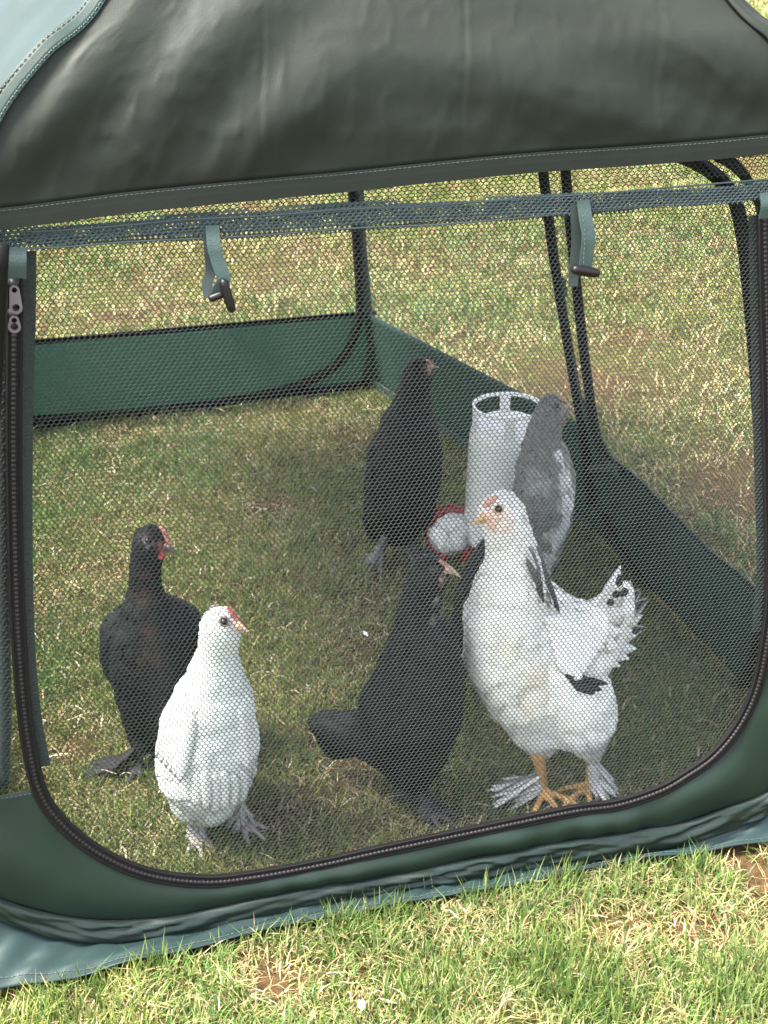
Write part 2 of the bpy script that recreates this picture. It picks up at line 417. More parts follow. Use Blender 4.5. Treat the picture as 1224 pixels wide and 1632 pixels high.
# short double stitch on the sleeve
for px in (668, 680):
    c = np.array([front.uv(px, 1382), front.uv(px+4, 1408)]); c = np.linspace(c[0], c[1], 12)
    stitches('stitching', front.P(c[:, 0], c[:, 1], np.full(12, 0.0175)), front.n, mat='strap', dash=0.004, gap=0.0008, wd=0.0011, parent=slv)

SKE = [(-90, 1596), (0, 1575), (101, 1557), (203, 1534), (324, 1504), (456, 1471), (600, 1446), (753, 1419), (855, 1401), (957, 1376), (1059, 1363),
       (1161, 1348), (1224, 1340), (1330, 1322)]
ce_ = cat_rom(np.array([gnd(*p, 0.012) for p in SKE]), 900); nK = 320; mK = 22
kk = np.linspace(0, 899, nK).astype(int); V = []
for i in range(nK):
    e_ = ce_[kk[i]]; u_ = (e_-front.A)@front.u; b_ = front.P(u_, max(0.003, float(np.interp(u_, ug, lo_v))+0.003), -0.003)
    w_ = vnoise(np.array([[u_, .1]]), 16, 31)[0]
    for j in range(mK):
        t = j/(mK-1); q = b_*(1-t)+e_*t
        z = b_[2]*(1-t)**1.4+0.002+0.009*t*(0.4+w_)+0.005*math.sin(math.pi*t*t)*vnoise(np.array([[u_+0.3*t, t*0.3]]), 12, 33)[0]
        z += 0.0022*math.sin(u_*120+9*t+5*math.sin(u_*11))*math.sin(math.pi*t)
        V.append([q[0], q[1], z])
V = np.array(V); skirt = tpart('ground_skirt', V, grid_faces(nK, mK), 'skirt', solid=0.001)
G = V.reshape(nK, mK, 3)
stitches('stitching', G[:, mK-4]+np.array([0, 0, 0.0012]), np.array([0, 0, 1.0]), dash=0.005, parent=skirt)
V, F = sweep(np.array([gnd(0, 1547, 0.013), gnd(22, 1520, 0.014), gnd(52, 1490, 0.015)]), tube_prof(0.0009, 5), np.array([0, 0, 1.0])); tpart('stitching', V, F, 'stitch', parent=skirt)

# ---- band across the top of the door, nets
BANDU = [(-90, 374), (0, 370), (100, 366), (200, 358), (300, 349), (420, 343), (560, 332), (700, 326), (820, 316), (950, 308), (1080, 297), (1224, 285), (1320, 278)]
BANDL = [(x, y+27+(4 if 200 < x < 900 else 0)) for x, y in BANDU]
HEMU = [(-110, 338), (0, 331), (100, 319), (200, 306), (330, 293), (450, 282), (560, 272), (700, 257), (850, 243), (1000, 233), (1120, 224), (1224, 214), (1330, 204)]
HEML = [(x, y+24) for x, y in HEMU]
pu = front.path(BANDU, 200)[1]; plw = front.path(BANDL, 200)[1]
doorpoly = np.concatenate([zuv, by_frac(plw, 60)[::-1][5:-5]])
netting('door_net', front, doorpoly, 'net', off=0.0, seed=3)
toppoly = np.concatenate([by_frac(pu, 60), by_frac(front.path(HEMU, 200)[1], 60)[::-1]])
netting('upper_net', front, toppoly, 'net', a=0.0066, b=0.0034, off=0.0, seed=13)
bandpoly = np.concatenate([by_frac(plw, 80), by_frac(pu, 80)[::-1]])
netting('net_band', front, bandpoly, 'netband', a=0.0058, b=0.0030, th=0.0021, off=0.003, seed=23)
netting('net_band', front, bandpoly, 'netband', a=0.0066, b=0.0034, th=0.0021, off=0.0, seed=29, thick=False)
netting('net_band', front, bandpoly, 'netband', a=0.0050, b=0.0041, th=0.0019, off=-0.003, seed=37, thick=False)
for cpath in (pu, plw):
    pp = front.P(cpath[:, 0], cpath[:, 1], np.full(len(cpath), 0.003)); V, F = sweep(pp, tube_prof(0.0011, 5), front.n); tpart('band_edge_cord', V, F, 'netband')
lst = [(-100, 376), (-10, 392), (8, 392), (10, 700), (14, 980), (22, 1110), (34, 1190), (50, 1250), (0, 1262), (-100, 1276)]
netting('side_strip_net', front, pixpoly(front, lst), 'net', seed=43)
rst = [(1330, 300), (1228, 320), (1228, 450), (1234, 600), (1239, 800), (1242, 940), (1232, 1020), (1217, 1095), (1240, 1080), (1330, 1060)]
netting('side_strip_net', front, pixpoly(front, rst), 'net', seed=47)
# edge tape inside the zip line (folded net hem) and the corner post sleeves
hem = [(48, 402), (47, 520), (43, 700), (43, 900), (48, 1050), (58, 1150), (72, 1225)]
pp, _ = front.path(hem, 60, -0.006); V, F = sweep(pp, rect_prof(0.012, -0.001, 0.001), front.n); tpart('door_edge_hem', V, F, 'tape', smooth=False)
pp, _ = front.path([(4, 395), (3, 700), (5, 950), (8, 1150), (4, 1262)], 60, -0.02); V, F = sweep(pp, tube_prof(0.0075, 9), front.n); tpart('corner_post', V, F, 'tape')
pp, _ = front.path([(1246, 300), (1250, 700), (1256, 1100), (1262, 1230)], 60, -0.02); V, F = sweep(pp, tube_prof(0.0075, 9), front.n); tpart('corner_post', V, F, 'tape')
pp, _ = front.path([(1204, 345), (1208, 560), (1213, 760), (1216, 900), (1209, 1010)], 60, -0.006); V, F = sweep(pp, rect_prof(0.010, -0.001, 0.001), front.n); tpart('door_edge_hem', V, F, 'tape', smooth=False)

# ---- zip garages and sliders
def ribbon(name, wall, pix, wid, off, mat, t=0.0012, n=40, parent=None):
    uvs = np.array([[*wall.uv(x, y), o] for (x, y), o in zip(pix, off)]); c = cat_rom(uvs, n)
    P_ = wall.P(c[:, 0], c[:, 1], c[:, 2]); T = np.gradient(P_, axis=0); T /= np.linalg.norm(T, axis=1)[:, None]
    B = wall.u-(T@wall.u)[:, None]*T; B /= np.linalg.norm(B, axis=1)[:, None]
    V, F = sweep(P_, rect_prof(wid, -t/2, t/2), np.cross(B, T)); return tpart(name, V, F, mat, smooth=False, parent=parent)
ribbon('zip_garage', front, [(27, 392), (27, 415), (27, 441)], 0.0175, [0.007, 0.011, 0.008], 'strap')
ribbon('zip_garage', front, [(1217, 305), (1217, 325), (1216, 346)], 0.0175, [0.007, 0.011, 0.008], 'strap')
def slider(x0, y0, dx, dy):
    ux, uy = front.uv(x0, y0); root = front.P(ux, uy, 0.010)
    ex, ey = front.uv(x0+dx, y0+dy); d = np.array([ex-ux, ey-uy]); L = np.linalg.norm(d); d /= L; s_ = np.array([-d[1], d[0]])
    # body of the slider
    bm = bmesh.new(); bmesh.ops.create_cube(bm, size=1)
    for v in bm.verts: v.co = Vector((v.co.x*0.0105*(1.15 if v.co.y > 0 else 0.8), v.co.y*0.013, v.co.z*0.005))
    bmesh.ops.bevel(bm, geom=bm.edges[:], offset=0.0012, segments=2, affect='EDGES')
    Vb = np.array([v.co for v in bm.verts]); Fb = [tuple(v.index for v in f.verts) for f in bm.faces]; bm.free()
    V = np.array([front.P(ux+v[0], uy+v[1], 0.008+v[2]) for v in Vb]); b = tpart('zip_slider', V, Fb, 'toggle')
    # pull tab: flat plate with a hole at each end
    def outline(k): # tapered plate, rounded ends
        pts = []
        for a in np.linspace(-90, 90, 10): pts.append((L-0.006+0.0062*math.cos(math.radians(a))*k, 0.0062*math.sin(math.radians(a))*k))
        for a in np.linspace(90, 270, 10): pts.append((0.004+0.0048*math.cos(math.radians(a))*k, 0.0048*math.sin(math.radians(a))*k))
        return pts
    bm = bmesh.new(); o = outline(1.0)
    vs = [bm.verts.new((x, y, 0)) for x, y in o]; eds = [bm.edges.new((vs[i], vs[(i+1) % len(vs)])) for i in range(len(vs))]
    for cx, rr in ((L-0.0062, 0.0036), (0.0038, 0.0026)):
        hv = [bm.verts.new((cx+rr*math.cos(2*math.pi*i/12), rr*math.sin(2*math.pi*i/12), 0)) for i in range(12)]
        eds += [bm.edges.new((hv[i], hv[(i+1) % 12])) for i in range(12)]
    bmesh.ops.triangle_fill(bm, edges=eds, use_beauty=True)
    r_ = bmesh.ops.extrude_face_region(bm, geom=bm.faces[:])
    for v in [g for g in r_['geom'] if isinstance(g, bmesh.types.BMVert)]: v.co.z += 0.0018
    bmesh.ops.recalc_face_normals(bm, faces=bm.faces[:])
    bm.verts.index_update(); Vb = np.array([v.co for v in bm.verts]); Fb = [tuple(v.index for v in f.verts) for f in bm.faces]; bm.free()
    V = np.array([front.P(ux+d[0]*v[0]+s_[0]*v[1], uy+d[1]*v[0]+s_[1]*v[1], 0.0125+v[2]) for v in Vb])
    o = tpart('pull_tab', V, Fb, 'metal', smooth=False)
    o.parent = b; o.matrix_parent_inverse = Matrix.Identity(4)
    return b
slider(22, 452, 4, 44)
slider(22, 500, 1, 26)

# ---- strap loops with toggles
def bar(name, wall, p0, p1, o0, o1, r0, mat, parent=None):
    a = np.array([*wall.uv(*p0), o0]); b = np.array([*wall.uv(*p1), o1]); c = np.linspace(a, b, 13)
    P_ = wall.P(c[:, 0], c[:, 1], c[:, 2]); tt = np.linspace(-1, 1, 13)
    rr = r0*(0.72+0.28*np.sqrt(np.clip(1-tt**2, 0, 1)))*np.where(abs(tt) > 0.95, 0.55, 1)
    V, F = sweep(P_, [(rr*math.cos(2*math.pi*j/10), rr*math.sin(2*math.pi*j/10)) for j in range(10)], wall.n); return tpart(name, V, F, mat, parent=parent)
ribbon('strap_loop', front, [(331, 362), (332, 395), (335, 430), (329, 450), (331, 472)], 0.0105, [0.004, 0.006, 0.004, 0.006, 0.009], 'tape')
st0 = ribbon('strap_loop', front, [(337, 358), (338, 388), (344, 412), (353, 440), (347, 458), (345, 468)], 0.0135, [0.006, 0.012, 0.013, 0.014, 0.012, 0.010], 'strap')
bar('toggle_bar', front, (351, 440), (367, 493), 0.017, 0.015, 0.0048, 'toggle', parent=st0)
bar('toggle_bar', front, (330, 473), (352, 464), 0.013, 0.015, 0.0040, 'toggle', parent=st0)
ribbon('strap_loop', front, [(914, 322), (915, 350), (917, 390), (913, 430), (911, 455)], 0.011, [0.004, 0.005, 0.003, 0.003, 0.004], 'tape')
st = ribbon('strap_loop', front, [(926, 318), (927, 345), (931, 375), (929, 400), (927, 427)], 0.0145, [0.006, 0.011, 0.013, 0.012, 0.010], 'strap')
stitches('stitching', front.P(*[np.array(q) for q in zip(*[front.uv(x, y) for x, y in [(921, 340), (925, 375), (923, 400), (922, 424)]])], np.full(4, 0.0138)), front.n, parent=st)
bar('toggle_bar', front, (904, 425), (949, 433), 0.014, 0.012, 0.0055, 'toggle', parent=st)

# ---- side and back walls
def solid_panel(name, wall, top, n=120, m=14, lo=0.0, seed=0, mat='inner_backlit'):
    c = top; V = []
    for i in range(n):
        u_, v1 = c[i]
        for j in range(m):
            t = j/(m-1); v_ = v1*(1-t)+lo*t
            w_ = 0.005*math.sin(math.pi*t)*(vnoise(np.array([[u_, v_]]), 5, 60+seed)[0]-0.3)+0.0012*math.sin(u_*50+v_*30)*t
            V.append(wall.P(u_, v_, w_))
    return tpart(name, np.array(V), grid_faces(n, m), mat, solid=0.001)
def level_top(wall, v, n=120, u0=None, u1=None):
    return np.stack([np.linspace(0 if u0 is None else u0, wall.L if u1 is None else u1, n), np.full(n, v)], -1)
def wall_tube(name, wall, pix, r, mat='pole', off=0.0, n=90):
    pp, _ = wall.path(pix, n, off); V, F = sweep(pp, tube_prof(r, 8), wall.n); return tpart(name, V, F, mat)
EAVE = 0.815
# back
tb = np.array([back.uv(x, y) for x, y in [(50, 545), (200, 532), (350, 519), (480, 508), (580, 499)]])
sl = np.polyfit(tb[:, 0], tb[:, 1], 1); top_b = np.stack([np.linspace(0, back.L, 120), np.polyval(sl, np.linspace(0, back.L, 120))], -1)
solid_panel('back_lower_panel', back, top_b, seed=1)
pp = back.P(top_b[:, 0], top_b[:, 1], np.full(120, -0.002)); V, F = sweep(pp, rect_prof(0.011, -0.0015, 0.0015), back.n); tpart('back_panel_hem', V, F, 'pole', smooth=False)
wall_tube('back_frame_loop', back, [(-80, 671), (45, 666), (200, 656), (350, 638), (450, 618), (510, 594), (545, 566), (562, 532), (571, 490), (567, 400), (558, 290), (552, 200)], 0.0095, off=-0.010)
uvb = np.array([back.uv(578, 500), back.uv(583, 505)])
ribbon('back_corner_strip', back, [(576, 620), (590, 560), (586, 500), (577, 400), (571, 290), (566, 200)], 0.017, [-0.006]*6, 'tape')
vt = np.polyval(sl, [0, back.L])
netting('back_net', back, [(0, vt[0]), (back.L, vt[1]), (back.L-0.06, EAVE), (0.06, EAVE)], 'netfar', thick=False, seed=53, th=0.0008)
pp = back.P(np.linspace(0, back.L, 60), np.full(60, 0.006), np.full(60, -0.008)); V, F = sweep(pp, tube_prof(0.008, 7), back.n); tpart('bottom_shadow_line', V, F, 'pole')  # black tube stands in for the shadow line at the back wall's foot
# right rear
tr_ = np.array([rback.uv(x, y) for x, y in [(925, 676), (860, 640), (700, 557), (582, 497)]])
sl2 = np.polyfit(tr_[:, 0], tr_[:, 1], 1); uu = np.linspace(0, rback.L, 120); top_r = np.stack([uu, np.polyval(sl2, uu)], -1)
solid_panel('right_lower_panel', rback, top_r, seed=2, mat='innerrear_shaded')
vt = np.polyval(sl2, [0, rback.L])
netting('right_net', rback, [(0, vt[0]), (rback.L, vt[1]), (rback.L-0.02, EAVE), (0.0, EAVE)], 'netfar', thick=False, seed=57, th=0.0008)
pp = rback.P(uu, np.full(120, 0.012), np.full(120, -0.009)); V, F = sweep(pp, rect_prof(0.020, -0.001, 0.002), rback.n); tpart('bottom_hem', V, F, 'strap', smooth=False)
wall_tube('right_frame_loop', rback, [(862, 200), (869, 258), (885, 390), (902, 500), (918, 595), (934, 690), (940, 740), (946, 800)], 0.0085, off=-0.006)
# right front
tf_ = [(930, 640), (953, 691), (974, 729), (998, 749), (1018, 766), (1046, 794), (1087, 835), (1132, 880), (1183, 921), (1217, 957), (1260, 1000), (1330, 1070)]
cf = cat_rom(np.array([rfront.uv(*p) for p in tf_]), 300); iu = np.argsort(cf[:, 0]); uu = np.linspace(0, rfront.L, 140)
top_f = np.stack([uu, np.clip(np.interp(uu, cf[iu, 0], cf[iu, 1]), 0.12, 0.26)], -1)
solid_panel('right_lower_panel', rfront, top_f, n=140, seed=3, mat='innerside_shaded')
poly = np.concatenate([top_f[::3], [(rfront.L, EAVE), (0.0, EAVE)]])
netting('right_net', rfront, poly, 'netfar', thick=False, seed=61, th=0.0008)
wall_tube('right_frame_loop', rfront, [(896, 200), (904, 258), (912, 350), (921, 440), (932, 540), (945, 640), (956, 700), (972, 735), (996, 752)], 0.0085, off=-0.004)
pp = rfront.P(top_f[:, 0], top_f[:, 1], np.full(140, 0.0)); V, F = sweep(pp, rect_prof(0.010, -0.0015, 0.0015), rfront.n); tpart('right_panel_hem', V, F, 'panel', smooth=False)
wall_tube('right_frame_loop', rfront, [(1000, 236), (1040, 238), (1085, 246), (1125, 262), (1158, 288), (1180, 322), (1192, 380), (1200, 450), (1210, 560), (1219, 700), (1226, 850), (1226, 960), (1190, 1085), (1130, 1050), (1063, 985), (994, 876), (962, 820)], 0.0090, off=-0.006, n=160)
ribbon('right_corner_strip', rfront, [(1110, 240), (1150, 262), (1180, 296), (1197, 340), (1206, 420), (1214, 540)], 0.020, [0.012]*6, 'tape')
ribbon('frame_clip', rfront, [(909, 440), (912, 468)], 0.016, [-0.012]*2, 'tape')
ribbon('frame_tie', rfront, [(948, 745), (975, 742), (996, 752)], 0.012, [-0.012]*3, 'strap')
ribbon('frame_tie', rfront, [(926, 560), (936, 620), (946, 672)], 0.006, [-0.014]*3, 'strap')
# left walls (mostly out of view)
for wl, sd_ in ((lfront, 4), (lback, 5)):
    solid_panel('left_lower_panel', wl, level_top(wl, 0.19), seed=sd_)
    netting('left_net', wl, [(0, 0.19), (wl.L, 0.19), (wl.L, EAVE), (0.0, EAVE)], 'netfar', a=0.011, b=0.0076, th=0.0026, thick=False, seed=70+sd_)
    for ue in (0.015, wl.L-0.015):
        pp = wl.P(np.full(40, ue), np.linspace(0, EAVE, 40), np.full(40, -0.008)); V, F = sweep(pp, tube_prof(0.0085, 8), wl.n); tpart('left_frame_post', V, F, 'pole')

# ---- canopy
def fpt(px, py, off): return front.P(*front.uv(px, py), off)
APEX = np.array([0.5, 2.17, 1.33])
ribFL = cat_rom([fpt(-75, 344, 0.012), fpt(-40, 260, 0.016), fpt(0, 168, 0.014), fpt(70, 80, 0.004), fpt(156, 0, -0.02), (0.285, 1.60, 1.105), (0.38, 1.84, 1.25), APEX], 150)
ribFR = cat_rom([fpt(1285, 210, 0.012), fpt(1256, 130, 0.014), fpt(1226, 60, 0.006), fpt(1180, 0, -0.02), (0.79, 1.57, 1.095), (0.66, 1.82, 1.25), APEX], 150)
def rib_to(e): e = np.array(e); return cat_rom([e, e*0.93+APEX*0.07+np.array([0, 0, 0.09]), e*0.62+APEX*0.38+np.array([0, 0, 0.13]), e*0.3+APEX*0.7+np.array([0, 0, 0.07]), APEX], 150)
eMR = rfront.P(rfront.L, 0.83, 0.012); eBR = back.P(back.L-0.05, 0.83, 0.012); eBL = back.P(0.05, 0.83, 0.012); eML = lfront.P(lfront.L, 0.83, 0.012)
ribMR, ribBR, ribBL, ribML = rib_to(eMR), rib_to(eBR), rib_to(eBL), rib_to(eML)
def gore(name, ra, rb, mat, ns=90, front_folds=False, bottom=None, sd_=1):
    nt_ = len(ra); s = np.linspace(0, 1, ns)
    base = ra[None]*(1-s)[:, None, None]+rb[None]*s[:, None, None]
    if bottom is not None:      # let the lower edge follow the hem line and fade upwards
        w_ = np.clip(1-np.linspace(0, 1, nt_)/0.35, 0, 1)**1.5
        bb = np.stack([np.interp(s, np.linspace(0, 1, len(bottom)), bottom[:, k]) for k in range(3)], -1)
        base = base+(bb-base[:, 0])[:, None, :]*w_[None, :, None]
    cen = np.array([0.5, 2.17, 0.7]); out = base-cen; out /= np.linalg.norm(out, axis=2)[..., None]
    tt = np.linspace(0, 1, nt_)
    d = 0.010*np.sin(math.pi*s)[:, None]*np.sin(math.pi*np.clip(tt*1.15, 0, 1))[None]
    if front_folds:
        pq = proj(base.reshape(-1, 3)).reshape(ns, nt_, 2); px, py = pq[..., 0], pq[..., 1]
        pn = np.stack([px.ravel()/300, py.ravel()/300], -1)
        wob = 40*(vnoise(pn, 0.9, 5).reshape(px.shape)-0.5)
        q1 = (px*300+py*230)/378+wob; w1 = np.exp(-np.clip(px-120, 0, None)**2/330**2)
        d += w1*0.0050*np.sin(q1/78*math.pi+0.6)*np.clip((430-py)/200, 0.1, 1)
        q3 = (px*200+py*300)/360+1.3*wob; d += np.exp(-((px-330)/260)**2)*0.0030*np.sin(q3/95*math.pi)
        q2 = (-190*px+524*py)/557+wob; w2 = 1/(1+np.exp(-(px-780)/90))
        d += w2*0.0045*np.sin(q2/80*math.pi+1.0)*np.clip((330-py)/160, 0.15, 1)
        for cx_ in (418, 737, 1046):
            dx = px-cx_-2*np.sin(py/40); d += -0.0007*np.exp(-(dx/4)**2)+0.0004*np.exp(-((dx-6)/5)**2)
        near = np.exp(-np.clip((HEMY(px)-py), 0, None)/55)
        d += near*0.0012*np.sin(px/13+3*np.sin(px/61)+(py)/18)*(0.3+vnoise(pn, 2.1, 9).reshape(px.shape))
        for ax_, ay_, bx_, by_, am in CREASES:
            dx_, dy_ = bx_-ax_, by_-ay_; l2 = dx_*dx_+dy_*dy_; tq = np.clip(((px-ax_)*dx_+(py-ay_)*dy_)/l2, 0, 1)
            ds = np.hypot(px-ax_-tq*dx_+7*np.sin(tq*5+ax_), py-ay_-tq*dy_+7*np.cos(tq*4+ay_)); d += am*np.sin(math.pi*np.clip(tq, 0.02, 0.98))*np.exp(-(ds/7)**2)
        cr = vnoise(pn, 5, 21).reshape(px.shape); cr2 = vnoise(pn, 9, 22).reshape(px.shape)
        d += 0.0018*(1-abs(2*cr-1))**3*np.clip((py-60)/150, 0, 1)+0.0008*(1-abs(2*cr2-1))**4
    else:
        pn = np.stack([np.repeat(s*3, nt_), np.tile(tt*3, ns)], -1)
        d += 0.012*(vnoise(pn, 1.6, sd_).reshape(ns, nt_)-0.5)+0.003*np.sin(s[:, None]*40+tt[None]*20)
    if front_folds: d = d*(1-0.9*np.exp(-tt/0.02))[None]
    edge = np.minimum(1, np.minimum(s, 1-s)*12)[:, None]
    V = base+out*(d*edge)[..., None]
    return tpart(name, V.reshape(-1, 3), grid_faces(ns, nt_), mat, solid=0.001), V
CREASES = [(140, 180, 250, 290, .0014), (170, 200, 260, 180, .0012), (180, 255, 260, 245, .0014), (230, 290, 262, 245, .0014), (330, 270, 365, 200, .0012), (395, 270, 420, 225, .0010), (640, 215, 720, 190, .0012), (660, 235, 700, 185, .0012), (690, 240, 712, 170, .0014), (560, 250, 600, 205, .0010), (830, 165, 900, 225, .0012), (870, 175, 960, 180, .0010), (930, 215, 990, 190, .0010), (1000, 195, 1130, 205, .0012), (1080, 40, 1180, 160, .0016), (1000, 20, 1150, 120, .0016), (250, 30, 330, 10, .0012), (80, 150, 200, 20, .0018), (560, 90, 640, 60, .0010), (450, 190, 540, 150, .0010)]
hx = np.array([p[0] for p in HEMU]); hy = np.array([p[1] for p in HEMU])
HEMY = lambda x: np.interp(x, hx, hy)
hl = front.path(HEMU, 260)[1]; hemline = front.P(hl[:, 0], hl[:, 1], np.full(260, 0.012))
ga, GV = gore('canopy_front', ribFL, ribFR, 'canopy', ns=300, front_folds=True, bottom=hemline)
for ra, rb, sdd in ((ribFR, ribMR, 2), (ribMR, ribBR, 3), (ribBR, ribBL, 4), (ribBL, ribML, 5), (ribML, ribFL, 6)):
    gore('canopy_side', ra, rb, 'canopy_side', sd_=sdd)
# hem strip along the front eave with its stitch line
hm = front.P(hl[:, 0], hl[:, 1]-0.0085, np.full(260, 0.0145)); V, F = sweep(hm, [(-0.0100, -0.0008), (0.0100, -0.0008), (0.0100, 0.0004), (0, 0.0007), (-0.0100, 0.0004)], front.n); tpart('canopy_hem', V, F, 'canopy', smooth=False, parent=ga)
stitches('stitching', front.P(hl[:, 0], hl[:, 1]-0.001, np.full(260, 0.0156)), front.n, mat='tape', dash=0.004, gap=0.001, parent=ga)
# folded seam over the left rib
sn = (ribFL-np.array([0.5, 2.17, 0.7])); sn /= np.linalg.norm(sn, axis=1)[:, None]
rr_ = cat_rom(ribFL, 300); sn = cat_rom(sn, 300)
V, F = sweep(rr_+sn*0.002, [(-0.0085, -0.001), (0.0085, -0.001), (0.0085, 0.0003), (0.0035, 0.0014), (-0.0035, 0.0011), (-0.0085, 0.0003)], sn); seam_ = tpart('canopy_seam', V, F, 'canopy_side', smooth=False)
B = np.cross(np.gradient(rr_, axis=0), sn); B /= np.linalg.norm(B, axis=1)[:, None]
for sh in (-0.0065, 0.0060):
    a_ = rr_+sn*0.0036+B*sh
    stitches('stitching', a_[:200], np.array([-0.4, -0.7, 0.55]), dash=0.004, gap=0.0022, wd=0.0011, parent=seam_)
rr2 = cat_rom(ribFR, 200); sn2 = rr2-np.array([0.5, 2.17, 0.7]); sn2 /= np.linalg.norm(sn2, axis=1)[:, None]
V, F = sweep(rr2+sn2*0.002, [(-0.009, -0.001), (0.009, -0.001), (0.009, 0.002), (0, 0.0034), (-0.009, 0.002)], sn2); tpart('canopy_seam', V, F, 'canopy')

# ------------------------------------------------------------------ birds
def cone_between(bm, a, b, ra, rb, seg=10):
    a, b = Vector(a), Vector(b); d = b-a
    if d.length < 1e-6: return
    q = d.to_track_quat('Z', 'Y').to_matrix().to_4x4()
    bmesh.ops.create_cone(bm, cap_ends=True, segments=seg, radius1=ra, radius2=rb, depth=d.length, matrix=Matrix.Translation((a+b)/2) @ q)
def ball(bm, c, r, sub=2):
    bmesh.ops.create_icosphere(bm, subdivisions=sub, radius=r, matrix=Matrix.Translation(Vector(c)))

class Bird:
    def __init__(s, ref, label, group=None, name='chicken', cat='chicken'):
        g = gnd(*ref); s.g = g; s.D = (g-CC)@HF
        s.root = empty(name, (g[0], g[1], gz(g)[0]), label, cat, group)
        s.tor = []; s.legs = []; s.patches = []
    def pt(s, px, py, doff=0.0):
        d = ray(px, py); return CC+d*((s.D+doff)/(d@HF))
    def rad(s, p, rpx): return rpx*((p-CC)@FW)/FPX
    def chain(s, nodes, size=1.0):
        """torso chain ordered from the head towards the tail or belly: (px, py, depth offset, radius px)"""
        pr = [(s.pt(x, y, o), r) for x, y, o, r in nodes]; pr = [(p, s.rad(p, r)) for p, r in pr]
        for (p, r), (p2, r2) in zip(pr, pr[1:]): s.tor.append((p, p2, r, r2, size))
    def leg(s, hip, hock, foot, heading, r0=9, r1=6.2, toe=0.046, doffs=(0, 0), spread=1.0):
        f = gnd(*foot); f[2] = gz(f)[0]+0.007
        off = (f-CC)@HF-s.D
        a = s.pt(*hip, doffs[0]); k = s.pt(*hock, doffs[1] if doffs[1] else off*0.8)
        s.legs.append((a, k, s.rad(a, r0), s.rad(k, r1)*1.1)); an = f+np.array([0, 0, 0.006]); s.legs.append((k, an, s.rad(k, r1), 0.0050))
        hd = math.radians(heading)
        for da, ln in ((0, 1.05), (34*spread, 0.9), (-34*spread, 0.9), (180, 0.42)):
            a_ = hd+math.radians(da); d = math.cos(a_)*HR+math.sin(a_)*HF
            m_ = f+d*toe*ln*0.55+np.array([0, 0, 0.003]); e_ = f+d*toe*ln; e_[2] = gz(e_)[0]+0.003
            s.legs.append((an, m_, 0.0050, 0.0046)); s.legs.append((m_, e_, 0.0046, 0.0030))
        s.feet = getattr(s, 'feet', [])+[(f, hd)]
    def build(s, base, legcol, voxel=0.003, nfeather=2600, var=0.10, fscale=1.0, lift=1.0):
        bm = bmesh.new()
        for a, b, ra, rb, _ in s.tor:
            cone_between(bm, a, b, ra, rb, 20); ball(bm, a, ra, 3); ball(bm, b, rb, 3)
        for a, b, ra, rb in s.legs:
            cone_between(bm, a, b, ra, rb, 8); ball(bm, a, ra, 2); ball(bm, b, rb, 2)
        me = bpy.data.meshes.new('tmp'); bm.to_mesh(me); bm.free()
        o = bpy.data.objects.new('tmp', me); COL.objects.link(o)
        md = o.modifiers.new('r', 'REMESH'); md.mode = 'VOXEL'; md.voxel_size = voxel
        ev = o.evaluated_get(bpy.context.evaluated_depsgraph_get()); m2 = bpy.data.meshes.new_from_object(ev)
        bpy.data.objects.remove(o); bpy.data.meshes.remove(me)
        n = len(m2.vertices); V = np.empty(n*3, np.float32); m2.vertices.foreach_get('co', V); V = V.reshape(-1, 3).astype(float)
        E = np.empty(len(m2.edges)*2, np.int32); m2.edges.foreach_get('vertices', E); E = E.reshape(-1, 2)
        F = [tuple(p.vertices) for p in m2.polygons]; bpy.data.meshes.remove(m2)
        def near(P, segs):
            best = np.full(len(P), 1e9); idx = np.zeros(len(P), int)
            for i, sg in enumerate(segs):
                a, b, ra, rb = sg[:4]; ab = b-a; t = np.clip(((P-a)@ab)/(ab@ab+1e-12), 0, 1)
                d = np.linalg.norm(P-(a+t[:, None]*ab), axis=1)-(ra+(rb-ra)*t)
                k = d < best; best[k] = d[k]; idx[k] = i
            return best, idx
        dl, _ = near(V, s.legs); dt, it = near(V, s.tor)
        wl = np.clip((dl-dt)/0.006+0.5, 0, 1)         # 1 = torso
        deg = np.bincount(E.ravel(), minlength=n)[:, None]
        for k in range(22):
            A = np.zeros_like(V); np.add.at(A, E[:, 0], V[E[:, 1]]); np.add.at(A, E[:, 1], V[E[:, 0]]); A /= np.maximum(deg, 1)
            f_ = np.where(wl > 0.5, 0.5, 0.15 if k < 3 else 0.0)[:, None]; V = V+(A-V)*f_
        # colours
        C = np.tile(np.array(base, float), (n, 1))
        s.bvh0 = BVHTree.FromPolygons([Vector(v) for v in V], F)
        s.pcs = []
        for px, py, r, colr, soft in s.patches:
            hit = s.hit(px, py)
            if hit is None: continue
            s.pcs.append((hit[0], s.rad(hit[0], r), np.array(colr, float), soft))
        def paint(P, C):
            for c0, r0, cl_, sf in s.pcs:
                d = np.linalg.norm(P-c0, axis=1)/r0
                w_ = np.clip((1-d)/sf, 0, 1)[:, None]; C = C*(1-w_)+cl_*w_
            return C
        C = paint(V, C)
        lc = np.array(legcol, float)*(0.8+0.4*vnoise(V[:, :2]*3+V[:, 2:3], 60, 3))[:, None]
        C = C*wl[:, None]+lc*(1-wl[:, None])
        me = mesh_np('body', V, F, True, col=C); o = link('body', me, M['skin']); adopt(s.root, o)
        # plumage
        me.calc_loop_triangles(); T = np.array([t.vertices[:] for t in me.loop_triangles]); P3 = V[T]
        nr = np.cross(P3[:, 1]-P3[:, 0], P3[:, 2]-P3[:, 0]); ar = np.linalg.norm(nr, axis=1)/2; nr /= (2*ar[:, None]+1e-12)
        cen = P3.mean(1); wt = wl[T].mean(1); _, ii = near(cen, s.tor)
        rl = np.array([(t[2]+t[3])/2 for t in s.tor]); szs = np.array([t[4] for t in s.tor])
